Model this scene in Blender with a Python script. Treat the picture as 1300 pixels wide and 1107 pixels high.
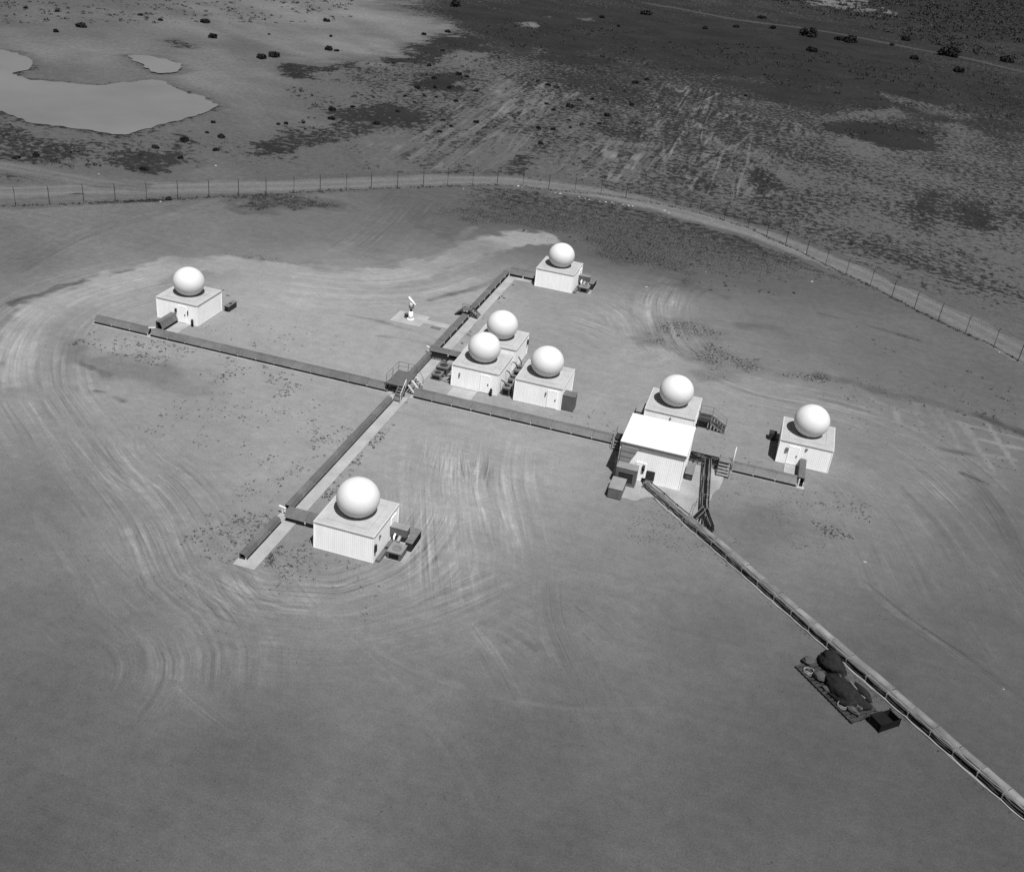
import bpy, bmesh, math, random
import numpy as np
from mathutils import Matrix, Vector

for o in list(bpy.data.objects):
    bpy.data.objects.remove(o, do_unlink=True)
SC = bpy.context.scene
COL = SC.collection
R = math.radians

# ---------------------------------------------------------------- camera
cam_d = bpy.data.cameras.new('camera')
cam = bpy.data.objects.new('camera', cam_d)
COL.objects.link(cam)
cam_d.sensor_width = 36.0
cam_d.lens = 37.064
cam_d.clip_start = 0.5
cam_d.clip_end = 20000.0
cam.matrix_world = Matrix(((0.952916, -0.226655, 0.201441, 31.5),
                           (0.284829, 0.441113, -0.851054, -100.6),
                           (0.104037, 0.868359, 0.484901, 52.89),
                           (0, 0, 0, 1)))
SC.camera = cam

# ---------------------------------------------------------------- light
SUN_EL = R(63.5)
SUN_AZ = math.atan2(0.80, -1.08)            # from +Y towards +X
sun_dir = Vector((math.sin(SUN_AZ) * math.cos(SUN_EL), math.cos(SUN_AZ) * math.cos(SUN_EL), math.sin(SUN_EL)))
w = bpy.data.worlds.new('World')
SC.world = w
w.use_nodes = True
nt = w.node_tree
bg = nt.nodes['Background']
sky = nt.nodes.new('ShaderNodeTexSky')
sky.sky_type = 'NISHITA'
sky.sun_disc = False
sky.sun_elevation = SUN_EL
sky.sun_rotation = SUN_AZ
bw = nt.nodes.new('ShaderNodeRGBToBW')       # black-and-white photograph: neutral sky light
nt.links.new(sky.outputs[0], bw.inputs[0])
nt.links.new(bw.outputs[0], bg.inputs[0])
bg.inputs[1].default_value = 0.05
sun_d = bpy.data.lights.new('sun', 'SUN')
sun_d.energy = 5.0
sun_d.angle = R(0.53)
sun_d.color = (1, 1, 1)
sun = bpy.data.objects.new('sun', sun_d)
COL.objects.link(sun)
sun.location = sun_dir * 200
sun.rotation_euler = sun_dir.to_track_quat('Z', 'Y').to_euler()
SC.view_settings.view_transform = 'Standard'
SC.view_settings.look = 'None'
SC.view_settings.gamma = 1.0
SC.view_settings.use_curve_mapping = False
SC.view_settings.exposure = 0.35
SC.render.engine = 'CYCLES'
SC.cycles.max_bounces = 5
SC.cycles.use_denoising = False
KEXP = 2.0                                   # ground: photograph's linear tone per unit albedo

# ---------------------------------------------------------------- survey of the ground in metres
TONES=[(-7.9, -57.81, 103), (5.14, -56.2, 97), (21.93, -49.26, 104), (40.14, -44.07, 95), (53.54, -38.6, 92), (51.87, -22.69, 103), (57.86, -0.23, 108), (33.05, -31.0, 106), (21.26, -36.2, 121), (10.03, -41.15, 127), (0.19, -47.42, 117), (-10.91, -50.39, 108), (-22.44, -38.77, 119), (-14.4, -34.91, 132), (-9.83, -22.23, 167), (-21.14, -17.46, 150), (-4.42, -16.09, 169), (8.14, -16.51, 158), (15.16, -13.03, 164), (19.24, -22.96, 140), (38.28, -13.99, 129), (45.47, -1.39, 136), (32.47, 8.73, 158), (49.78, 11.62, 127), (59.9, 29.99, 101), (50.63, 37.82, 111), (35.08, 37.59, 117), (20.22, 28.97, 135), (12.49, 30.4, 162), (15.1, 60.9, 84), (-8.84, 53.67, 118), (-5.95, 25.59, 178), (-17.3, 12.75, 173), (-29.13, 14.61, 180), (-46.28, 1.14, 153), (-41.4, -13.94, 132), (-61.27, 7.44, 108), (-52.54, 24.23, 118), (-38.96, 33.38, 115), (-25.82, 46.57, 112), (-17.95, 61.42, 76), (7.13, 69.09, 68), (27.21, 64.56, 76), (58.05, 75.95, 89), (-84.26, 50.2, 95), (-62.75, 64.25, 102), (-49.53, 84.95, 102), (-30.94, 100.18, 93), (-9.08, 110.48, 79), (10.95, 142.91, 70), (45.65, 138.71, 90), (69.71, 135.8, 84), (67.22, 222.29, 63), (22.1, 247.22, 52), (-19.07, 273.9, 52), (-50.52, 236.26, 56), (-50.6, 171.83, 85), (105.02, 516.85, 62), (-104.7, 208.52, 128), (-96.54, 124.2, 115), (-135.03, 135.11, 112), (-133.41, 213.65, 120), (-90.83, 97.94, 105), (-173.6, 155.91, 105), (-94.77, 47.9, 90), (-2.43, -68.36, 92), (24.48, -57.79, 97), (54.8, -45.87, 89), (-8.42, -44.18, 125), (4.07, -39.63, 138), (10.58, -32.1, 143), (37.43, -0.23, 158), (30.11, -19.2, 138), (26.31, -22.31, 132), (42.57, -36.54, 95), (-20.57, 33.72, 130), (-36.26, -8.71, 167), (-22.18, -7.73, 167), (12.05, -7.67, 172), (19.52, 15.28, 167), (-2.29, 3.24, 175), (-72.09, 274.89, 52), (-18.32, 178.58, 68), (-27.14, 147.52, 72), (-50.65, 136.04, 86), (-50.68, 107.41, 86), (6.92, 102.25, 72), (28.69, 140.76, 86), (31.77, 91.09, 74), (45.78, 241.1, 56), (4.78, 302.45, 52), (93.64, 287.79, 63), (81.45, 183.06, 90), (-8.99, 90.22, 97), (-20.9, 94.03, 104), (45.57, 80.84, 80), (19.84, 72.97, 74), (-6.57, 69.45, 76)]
PATCHES=[([(-133.17, 150.53), (-131.14, 155.87), (-125.57, 154.33), (-120.83, 150.89), (-120.9, 146.64), (-125.39, 145.44)], 72, 1.5, 1.5, 0), ([(-119.39, 173.5), (-115.55, 181.39), (-109.39, 186.05), (-105.46, 178.89), (-104.76, 171.17), (-108.49, 167.82), (-115.48, 170.68)], 66, 2, 3, 0), ([(-99.72, 144.59), (-98.28, 153.89), (-94.83, 152.55), (-89.38, 153.46), (-86.32, 167.36), (-81.64, 156.87), (-84.0, 147.03), (-84.93, 137.98), (-88.24, 135.66), (-95.24, 139.75)], 66, 2, 3, 0), ([(-88.71, 142.94), (-86.82, 160.88), (-85.38, 187.87), (-87.66, 210.24), (-88.54, 227.93), (-82.75, 235.45), (-74.46, 236.21), (-64.98, 216.11), (-69.87, 202.12), (-69.1, 187.71), (-74.6, 174.44), (-76.98, 170.08), (-82.42, 162.41), (-83.56, 148.44), (-85.85, 137.16)], 62, 3, 6, 0), ([(-64.05, 153.95), (-63.35, 163.68), (-62.35, 177.64), (-57.76, 179.25), (-54.57, 169.76), (-52.97, 153.76), (-55.4, 149.96), (-60.56, 146.19)], 62, 2, 5, 0), ([(-62.37, 94.61), (-65.44, 107.86), (-64.81, 119.49), (-59.93, 126.44), (-54.7, 124.34), (-48.34, 123.45), (-44.99, 117.85), (-45.16, 110.58), (-48.5, 106.69), (-50.88, 104.61), (-55.04, 104.89), (-54.89, 95.49), (-56.42, 87.08), (-58.65, 86.93)], 66, 2, 5, 0), ([(-63.92, 72.07), (-64.64, 84.44), (-63.89, 95.09), (-62.62, 102.32), (-60.87, 110.35), (-53.98, 94.91), (-55.97, 85.0), (-58.33, 77.88), (-58.9, 70.12)], 74, 2, 4, 0), ([(-110.77, 56.97), (-103.31, 58.59), (-97.7, 56.29), (-90.62, 53.25), (-86.05, 54.84), (-82.04, 60.32), (-77.95, 63.69), (-77.32, 71.19), (-73.05, 67.73), (-70.86, 60.73), (-72.13, 51.6), (-80.7, 48.8), (-85.45, 45.05), (-94.58, 37.83)], 76, 3, 6, 0), ([(-175.4, 264.13), (-133.42, 301.96), (-114.14, 262.69), (-89.44, 244.08), (-87.17, 218.79), (-86.64, 198.38), (-83.87, 176.31), (-86.03, 161.76), (-91.0, 149.23), (-99.78, 153.67), (-111.57, 163.19), (-124.54, 182.66), (-146.97, 218.6)], 124, 6, 11, 0), ([(-68.52, 192.07), (-69.08, 203.04), (-63.32, 205.76), (-56.79, 190.61), (-57.82, 182.54), (-61.71, 181.73)], 104, 3, 4, 0), ([(-21.14, 143.59), (-20.45, 153.68), (-16.65, 154.74), (-14.56, 147.22), (-15.07, 137.92), (-17.11, 134.01), (-19.44, 138.4)], 85, 1, 2, 0), ([(-71.1, 275.27), (-69.55, 281.51), (-66.68, 278.37), (-66.38, 270.23), (-68.38, 269.24)], 120, 2, 2, 0), ([(-60.24, 308.8), (-55.47, 315.52), (-52.73, 306.51), (-55.02, 301.48)], 90, 2, 2, 0), ([(-71.69, 299.04), (-68.16, 304.09), (-67.07, 294.73)], 90, 2, 2, 0), ([(-58.35, 237.36), (-52.48, 239.91), (-49.37, 226.07), (-49.42, 213.81), (-55.07, 227.89)], 77, 3, 5, 0), ([(-46.23, 234.03), (-40.63, 245.06), (-34.38, 243.59), (-32.91, 236.74), (-38.4, 230.43), (-44.08, 230.13)], 71, 3, 5, 0), ([(16.05, 532.33), (37.81, 568.41), (46.39, 519.11), (55.5, 504.86), (55.13, 482.21), (46.33, 484.79), (33.58, 485.72), (20.4, 493.34)], 118, 2, 14, 0), ([(-2.73, 196.38), (6.91, 199.36), (20.05, 203.55), (20.48, 197.85), (12.34, 188.27), (17.24, 179.64), (9.63, 181.93), (2.08, 192.6)], 78, 3, 5, 0), ([(34.7, 186.3), (45.86, 199.84), (59.31, 200.8), (66.09, 192.86), (64.17, 172.61), (56.89, 172.61), (50.72, 170.54), (42.64, 179.53)], 55, 2, 5, 0), ([(21.35, 122.82), (25.42, 125.98), (30.01, 113.57), (28.14, 103.94), (23.41, 106.57)], 64, 2, 3, 0), ([(54.09, 127.05), (60.02, 131.4), (58.11, 106.18), (54.15, 101.69)], 64, 3, 3, 0), ([(63.22, 125.2), (68.26, 130.92), (67.92, 111.11), (62.92, 107.69)], 66, 3, 3, 0), ([(14.41, 140.55), (21.69, 143.75), (26.99, 134.66), (32.14, 121.78), (31.98, 115.03), (25.76, 128.68), (20.24, 134.45)], 89, 2, 3, 0), ([(50.56, 246.28), (61.19, 244.88), (73.2, 244.99), (73.37, 228.36), (64.59, 224.44), (53.43, 237.48)], 80, 3, 5, 0), ([(31.7, 194.59), (38.87, 208.94), (54.67, 227.72), (55.66, 212.42), (45.86, 201.71), (34.06, 185.73)], 85, 3, 4, 0), ([(66.82, 214.73), (73.21, 209.29), (78.24, 193.26), (74.44, 156.29), (65.49, 149.48), (62.72, 168.56)], 87, 4, 6, 0), ([(-3.52, 234.03), (18.55, 244.01), (33.53, 244.01), (30.8, 233.99), (16.02, 226.39), (0.06, 224.81)], 71, 3, 5, 0), ([(58.75, 612.18), (162.34, 785.81), (127.14, 511.12), (96.81, 494.05), (77.34, 479.34), (65.69, 499.91)], 50, 4, 8, 0), ([(-36.54, -13.81), (-34.31, -11.54), (-28.98, -11.15), (-23.34, -12.5), (-21.79, -14.03), (-22.55, -16.28), (-25.12, -17.19), (-27.8, -16.33), (-32.85, -15.26)], 130, 3, 3, 0), ([(-42.5, -11.9), (-41.12, -10.01), (-38.74, -11.38), (-38.03, -13.61), (-38.92, -15.13)], 124, 3, 3, 0), ([(-15.03, 82.2), (-10.45, 82.52), (5.14, 80.63), (16.04, 81.4), (19.13, 59.36), (17.33, 50.01), (11.96, 53.68), (7.68, 50.93), (2.68, 52.99), (0.13, 58.03), (-7.29, 57.71), (-12.99, 53.84), (-17.49, 51.95), (-22.76, 56.88), (-18.42, 70.75), (-16.82, 77.8)], 84, 5, 6, 0), ([(18.09, 32.72), (21.41, 33.08), (25.85, 31.01), (27.22, 19.85), (21.52, 23.44), (19.41, 26.55)], 106, 3, 4, 1), ([(-50.95, 44.26), (-49.95, 50.03), (-45.91, 51.26), (-38.39, 55.01), (-35.06, 50.74), (-42.54, 44.65), (-46.81, 40.86)], 82, 2, 3, 0), ([(-45.44, 22.78), (-42.54, 26.21), (-38.01, 26.9), (-29.92, 27.68), (-26.14, 24.73), (-30.61, 21.9), (-36.84, 20.37), (-41.49, 20.21)], 112, 2, 3, 1), ([(30.79, -13.22), (37.18, -8.62), (39.7, -13.33), (37.25, -19.82), (32.98, -19.2)], 122, 2, 2, 0), ([(40.4, -10.36), (42.65, -10.56), (44.88, -11.06), (44.73, -12.35), (42.38, -12.54), (40.46, -11.91)], 112, 0.8, 1.2, 1), ([(21.17, 30.98), (23.3, 33.13), (28.13, 27.86), (35.91, 24.32), (40.73, 24.48), (39.86, 22.05), (35.19, 20.48), (29.35, 21.2), (24.66, 23.21)], 110, 1.8, 2, 1)]
LINES=[([(-53.18, -4.45), (-52.61, -2.13), (-51.97, 2.09), (-50.5, 5.46), (-48.88, 9.68), (-47.13, 13.12), (-43.92, 18.29)], 1.2, 88, 0.5, 0.8), ([(-41.73, -18.51), (-46.01, -11.88), (-48.63, -4.47), (-48.22, 2.3), (-46.5, 9.55), (-43.99, 16.49), (-37.85, 20.07), (-29.46, 21.94), (-22.33, 24.03), (-16.69, 30.0), (-13.44, 40.64), (-10.2, 49.72), (-5.37, 55.11)], 5, 164, 1.1, 1.5), ([(-10.88, 22.29), (-8.53, 26.59), (-6.17, 31.38), (-4.85, 36.39)], 0.5, 110, 0.5, 0.3), ([(-12.22, 8.29), (-9.48, 9.08), (-4.51, 9.33)], 0.3, 118, 0.4, 0.3), ([(-18.14, 12.25), (-14.07, 12.66), (-12.33, 12.28), (-8.49, 11.78), (-4.97, 10.61)], 0.3, 122, 0.4, 0.3), ([(-27.98, -28.14), (-35.73, -21.37), (-41.93, -11.93), (-44.98, -3.66)], 2.5, 140, 1.5, 0.6), ([(-37.33, -14.25), (-35.7, -14.35), (-33.25, -15.0)], 0.2, 100, 0.25, 0.5), ([(-32.01, -18.6), (-30.46, -18.69), (-28.32, -19.35)], 0.2, 108, 0.3, 0.5), ([(45.97, 21.22), (48.73, 19.74), (53.82, 20.04), (59.51, 19.3), (65.06, 18.82)], 0.3, 144, 0.3, 0.2), ([(49.61, 23.17), (53.95, 22.26), (59.75, 21.73)], 0.26, 138, 0.3, 0.2), ([(44.78, 16.7), (48.64, 15.94), (52.03, 14.99)], 0.3, 142, 0.3, 0.2), ([(48.73, 19.74), (49.21, 15.78)], 0.3, 146, 0.3, 0.2), ([(51.29, 22.56), (51.74, 17.1)], 0.3, 146, 0.3, 0.2), ([(52.58, 22.51), (54.03, 17.15)], 0.3, 146, 0.3, 0.2), ([(53.96, 22.51), (55.0, 17.42), (55.62, 12.94)], 0.3, 146, 0.3, 0.2), ([(56.12, 19.84), (57.26, 15.05), (58.13, 12.54), (59.14, 8.24)], 0.3, 146, 0.3, 0.2), ([(56.89, 19.77), (57.98, 12.88)], 0.3, 146, 0.3, 0.2), ([(59.34, 21.52), (60.22, 17.0), (61.37, 10.91)], 0.3, 146, 0.3, 0.2), ([(57.92, 16.26), (62.88, 16.2)], 0.3, 146, 0.3, 0.2), ([(58.52, 12.73), (61.62, 13.05)], 0.3, 146, 0.3, 0.2), ([(39.77, 24.6), (42.27, 24.63), (44.95, 24.25), (48.01, 23.57), (51.24, 23.78), (55.01, 23.55), (58.87, 22.68), (64.3, 19.97)], 0.9, 82, 0.9, 0.6), ([(55.52, 6.83), (57.85, 5.7)], 0.25, 80, 0.25, 0.2), ([(53.15, 11.68), (54.8, 11.68), (56.62, 11.77)], 0.3, 90, 0.3, 0.3), ([(37.9, 75.82), (51.79, 74.05), (69.38, 69.42)], 0.35, 118, 0.3, 0.1), ([(37.46, 77.33), (51.85, 75.75), (69.57, 71.01)], 0.35, 118, 0.3, 0.1), ([(-15.37, 53.71), (-15.9, 40.61), (-16.22, 36.52)], 1, 125, 0.8, 0.5), ([(-19.26, 117.62), (-19.77, 85.15)], 1.0, 72, 2.5, 3.0), ([(-1.63, 132.38), (-3.09, 97.88)], 1.0, 72, 2.5, 3.0), ([(-35.71, 150.2), (-32.94, 106.17)], 1.0, 72, 2.5, 3.0), ([(11.21, 171.93), (9.23, 107.28)], 1.0, 72, 2.5, 3.0), ([(3.76, 155.16), (3.67, 103.04)], 1.0, 72, 2.5, 3.0), ([(1.76, 144.02), (0.94, 100.96)], 0.8, 98, 2.0, 2.5), ([(-29.42, 156.17), (-31.21, 82.67)], 0.8, 98, 2.0, 2.5), ([(-44.16, 171.84), (-38.67, 117.94)], 0.8, 98, 2.0, 2.5), ([(-92.13, 30.46), (-88.52, 36.44), (-81.51, 38.57)], 3, 84, 2, 1), ([(-77.03, 22.37), (-67.07, 32.23), (-60.58, 38.82), (-52.74, 46.49)], 0.8, 72, 0.6, 0.5), ([(-52.74, 46.49), (-43.56, 55.81), (-35.72, 63.76), (-27.24, 71.75), (-16.75, 80.15), (-9.7, 81.3), (1.2, 84.7), (12.63, 85.14), (24.52, 81.47)], 0.6, 78, 0.6, 0.5), ([(24.63, 81.79), (30.1, 77.52), (35.59, 72.82), (41.55, 66.64), (45.62, 63.61), (52.03, 56.7), (56.6, 52.28), (63.21, 46.91), (66.14, 42.9), (74.2, 32.87)], 0.3, 50, 0.25, 0.1), ([(39.05, 46.83), (45.6, 45.9), (49.14, 44.88), (52.62, 43.88)], 0.5, 84, 0.5, 0.3), ([(28.93, 36.16), (32.73, 37.37), (35.96, 36.28)], 1.2, 92, 1, 0.5), ([(-12.07, 259.37), (8.91, 261.55), (21.33, 263.38), (28.38, 254.21)], 1, 42, 2, 1), ([(37.72, 269.43), (54.28, 275.55)], 1, 80, 2, 1), ([(-20.8, 318.19), (5.58, 352.59), (46.09, 336.89), (74.27, 333.29)], 2, 60, 3, 2), ([(-64.33, 239.34), (-48.81, 249.03), (-33.98, 252.98), (-25.72, 253.7), (-17.32, 246.14)], 1, 44, 1.5, 1), ([(-45.89, 225.94), (-35.57, 225.55), (-29.32, 230.59)], 1.2, 40, 1.5, 1), ([(-27.08, 225.23), (-19.74, 227.55)], 1, 44, 1.5, 1), ([(-39.02, 306.73), (-31.24, 312.87)], 1, 80, 2, 1)]
RUTS=[([(0.19, 210.01), (2.74, 149.49), (4.36, 103.56)], 6, 5, 0.16, 0.4), ([(-38.93, 183.93), (-34.5, 121.6), (-32.68, 78.37)], 9, 5, 0.14, 0.4), ([(-5.38, 133.5), (-6.17, 91.11)], 5, 5, 0.12, 0.4), ([(15.66, 187.02), (14.38, 129.28), (14.06, 95.21)], 8, 5, 0.1, 0.4), ([(-39.97, -19.64), (-27.4, -29.16), (-15.66, -37.49), (-9.06, -43.72), (-4.45, -45.75), (-0.97, -48.95), (1.51, -54.17)], 3.5, 7, 0.1, 0.25), ([(-8.76, -47.67), (-5.1, -49.83), (-3.08, -52.45), (-2.38, -56.2), (-2.58, -58.5)], 1.5, 2, 0.09, 0.25), ([(-25.97, -24.19), (-24.24, -27.55), (-20.54, -30.29), (-16.69, -31.96), (-11.74, -35.63), (-7.15, -40.14), (-3.26, -41.3)], 2.5, 5, 0.11, 0.25), ([(-25.78, -34.39), (-20.71, -36.73), (-14.52, -41.31), (-9.6, -43.96), (-5.78, -45.11)], 2.5, 5, 0.1, 0.25), ([(-8.15, -41.29), (-5.1, -41.36), (-1.7, -42.01), (2.53, -40.64), (5.06, -39.72), (6.64, -37.81), (8.6, -34.77), (9.47, -31.02), (9.45, -24.87), (7.11, -17.02)], 3.0, 8, 0.11, 0.25), ([(-8.44, -38.48), (-1.82, -43.86), (4.45, -43.21), (9.24, -40.18), (12.14, -37.3), (14.63, -33.64), (17.9, -28.23)], 2.8, 6, 0.09, 0.25), ([(2.22, -10.33), (4.85, -18.14), (7.01, -23.34), (11.25, -33.56), (13.9, -39.44)], 2, 6, 0.12, 0.25), ([(5.67, -9.11), (8.24, -19.61), (12.89, -28.55), (14.34, -35.0)], 3, 7, 0.11, 0.25), ([(8.12, -5.96), (10.23, -15.48), (13.34, -23.01), (16.05, -29.58)], 2.5, 5, 0.09, 0.25), ([(18.94, -27.13), (21.11, -34.37), (23.29, -38.21), (26.39, -42.93), (29.28, -47.76)], 1.5, 4, -0.12, 0.25), ([(44.07, -17.7), (45.38, -18.98), (48.88, -22.57), (52.39, -25.24), (55.94, -28.58), (58.79, -31.04)], 0.45, 3, -0.22, 0.3), ([(54.99, 7.65), (56.24, 7.01), (58.79, -2.1), (59.75, -9.33), (61.0, -15.2)], 0.7, 4, -0.2, 0.25), ([(41.25, 7.26), (47.09, 2.82), (51.5, -4.81), (54.43, -14.49), (55.81, -20.95)], 6, 8, 0.06, 0.25), ([(24.86, 18.23), (32.77, 15.42), (41.9, 15.82), (48.11, 13.78), (53.79, 7.95), (57.86, -0.23)], 3, 8, 0.08, 0.25), ([(18.76, 53.14), (16.6, 40.94), (18.32, 30.81), (21.04, 23.84), (24.7, 19.38)], 3, 7, 0.11, 0.25), ([(19.27, 49.69), (18.97, 42.39), (19.34, 34.46)], 1.2, 3, 0.14, 0.25), ([(-32.3, 18.46), (-23.18, 20.84), (-15.28, 26.4), (-10.73, 36.3), (-7.77, 45.94)], 5, 9, 0.08, 0.35), ([(-34.94, -24.74), (-41.91, -16.45), (-46.54, -7.21), (-47.05, 0.67), (-44.5, 8.26), (-41.35, 14.1)], 5, 9, 0.08, 0.35), ([(4.9, 25.9), (11.72, 24.04), (16.43, 21.22), (12.49, 30.4), (7.36, 33.66)], 4, 5, 0.06, 0.25), ([(-54.8, 50.15), (-60.48, 22.87), (-60.69, 11.31), (-59.35, 2.12)], 2, 3, -0.1, 0.25), ([(-29.19, 69.16), (-26.43, 41.82), (-26.23, 30.06)], 3, 4, -0.08, 0.25), ([(14.87, -32.49), (19.05, -32.88), (23.57, -35.18), (28.14, -39.06)], 4, 6, 0.06, 0.25), ([(4.9, -9.88), (6.98, -15.45), (9.91, -21.79)], 0.8, 3, -0.2, 0.25), ([(6.65, -8.97), (8.63, -13.79), (9.97, -20.58)], 0.9, 3, -0.22, 0.25), ([(1.38, -10.4), (2.99, -15.78), (6.51, -23.44)], 0.8, 3, -0.14, 0.25), ([(24.74, -41.43), (25.68, -43.65), (26.73, -45.7)], 0.7, 2, -0.16, 0.25), ([(11.31, -34.11), (19.4, -42.81), (25.31, -51.56)], 0.55, 2, 0.06, 0.25), ([(-4.4, -35.37), (6.22, -42.83), (17.0, -49.75), (23.87, -57.42)], 0.55, 2, 0.06, 0.25), ([(-16.76, -42.36), (-3.52, -51.77), (6.85, -56.22)], 0.55, 2, 0.06, 0.25), ([(4.49, -40.51), (12.74, -44.76), (23.47, -44.59), (34.2, -40.06)], 0.55, 2, 0.06, 0.25), ([(49.27, -4.35), (52.85, -17.67), (56.8, -28.69)], 0.55, 2, 0.06, 0.25)]
ROAD_FENCE=[(-87.78, 22.33), (-81.89, 28.33), (-71.03, 37.85), (-59.21, 47.93), (-45.4, 59.6), (-33.02, 71.47), (-24.0, 79.47), (-13.5, 84.38), (0.99, 85.69), (15.76, 83.08), (27.16, 79.34), (38.0, 73.25), (46.76, 66.48), (56.89, 57.38), (66.62, 46.81), (74.86, 36.55)]
ROAD_BRANCH=[(-100.78, 36.96), (-90.46, 38.82), (-82.3, 39.6), (-72.81, 40.39), (-65.76, 42.53)]
ROAD_FAR=[(-47.63, 387.11), (-30.63, 384.46), (-5.62, 377.86), (20.23, 382.82), (45.95, 376.91), (64.33, 368.8), (84.84, 362.28), (103.29, 346.76), (128.77, 335.69)]
FENCE=[(-82.35, 17.71), (-77.49, 22.93), (-67.29, 32.54), (-60.79, 39.15), (-52.94, 46.85), (-43.75, 56.2), (-35.9, 64.18), (-27.4, 72.2), (-16.9, 80.63), (-9.89, 82.03), (1.05, 85.44), (12.56, 85.63), (24.59, 81.92), (30.1, 77.61), (35.57, 72.93), (41.59, 66.79), (45.62, 63.73), (52.03, 56.81), (56.61, 52.35), (63.22, 46.98), (66.15, 42.99), (72.8, 35.45)]
POND=[(-159.33, 101.26), (-154.78, 108.96), (-149.25, 110.83), (-145.17, 111.0), (-139.66, 108.44), (-134.72, 103.42), (-132.58, 98.56), (-132.38, 94.17), (-128.91, 92.26), (-125.57, 92.1), (-120.46, 93.78), (-114.96, 95.83), (-112.73, 98.08), (-111.16, 103.26), (-109.1, 107.96), (-107.53, 109.57), (-103.13, 107.78), (-97.75, 104.29), (-92.8, 102.35), (-88.14, 98.69), (-85.98, 97.59), (-84.84, 91.09), (-85.08, 83.76), (-86.02, 76.21), (-86.72, 66.82), (-90.03, 65.68), (-95.16, 65.18), (-100.76, 63.79), (-103.91, 63.55), (-107.8, 64.21), (-112.5, 65.81), (-120.66, 66.58), (-134.08, 71.67)]
POOL=[(-127.07, 127.24), (-125.78, 130.12), (-121.92, 130.79), (-118.14, 130.45), (-113.5, 127.55), (-110.38, 123.65), (-109.19, 119.54), (-112.11, 115.64), (-116.14, 118.69), (-122.59, 123.21)]
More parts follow.
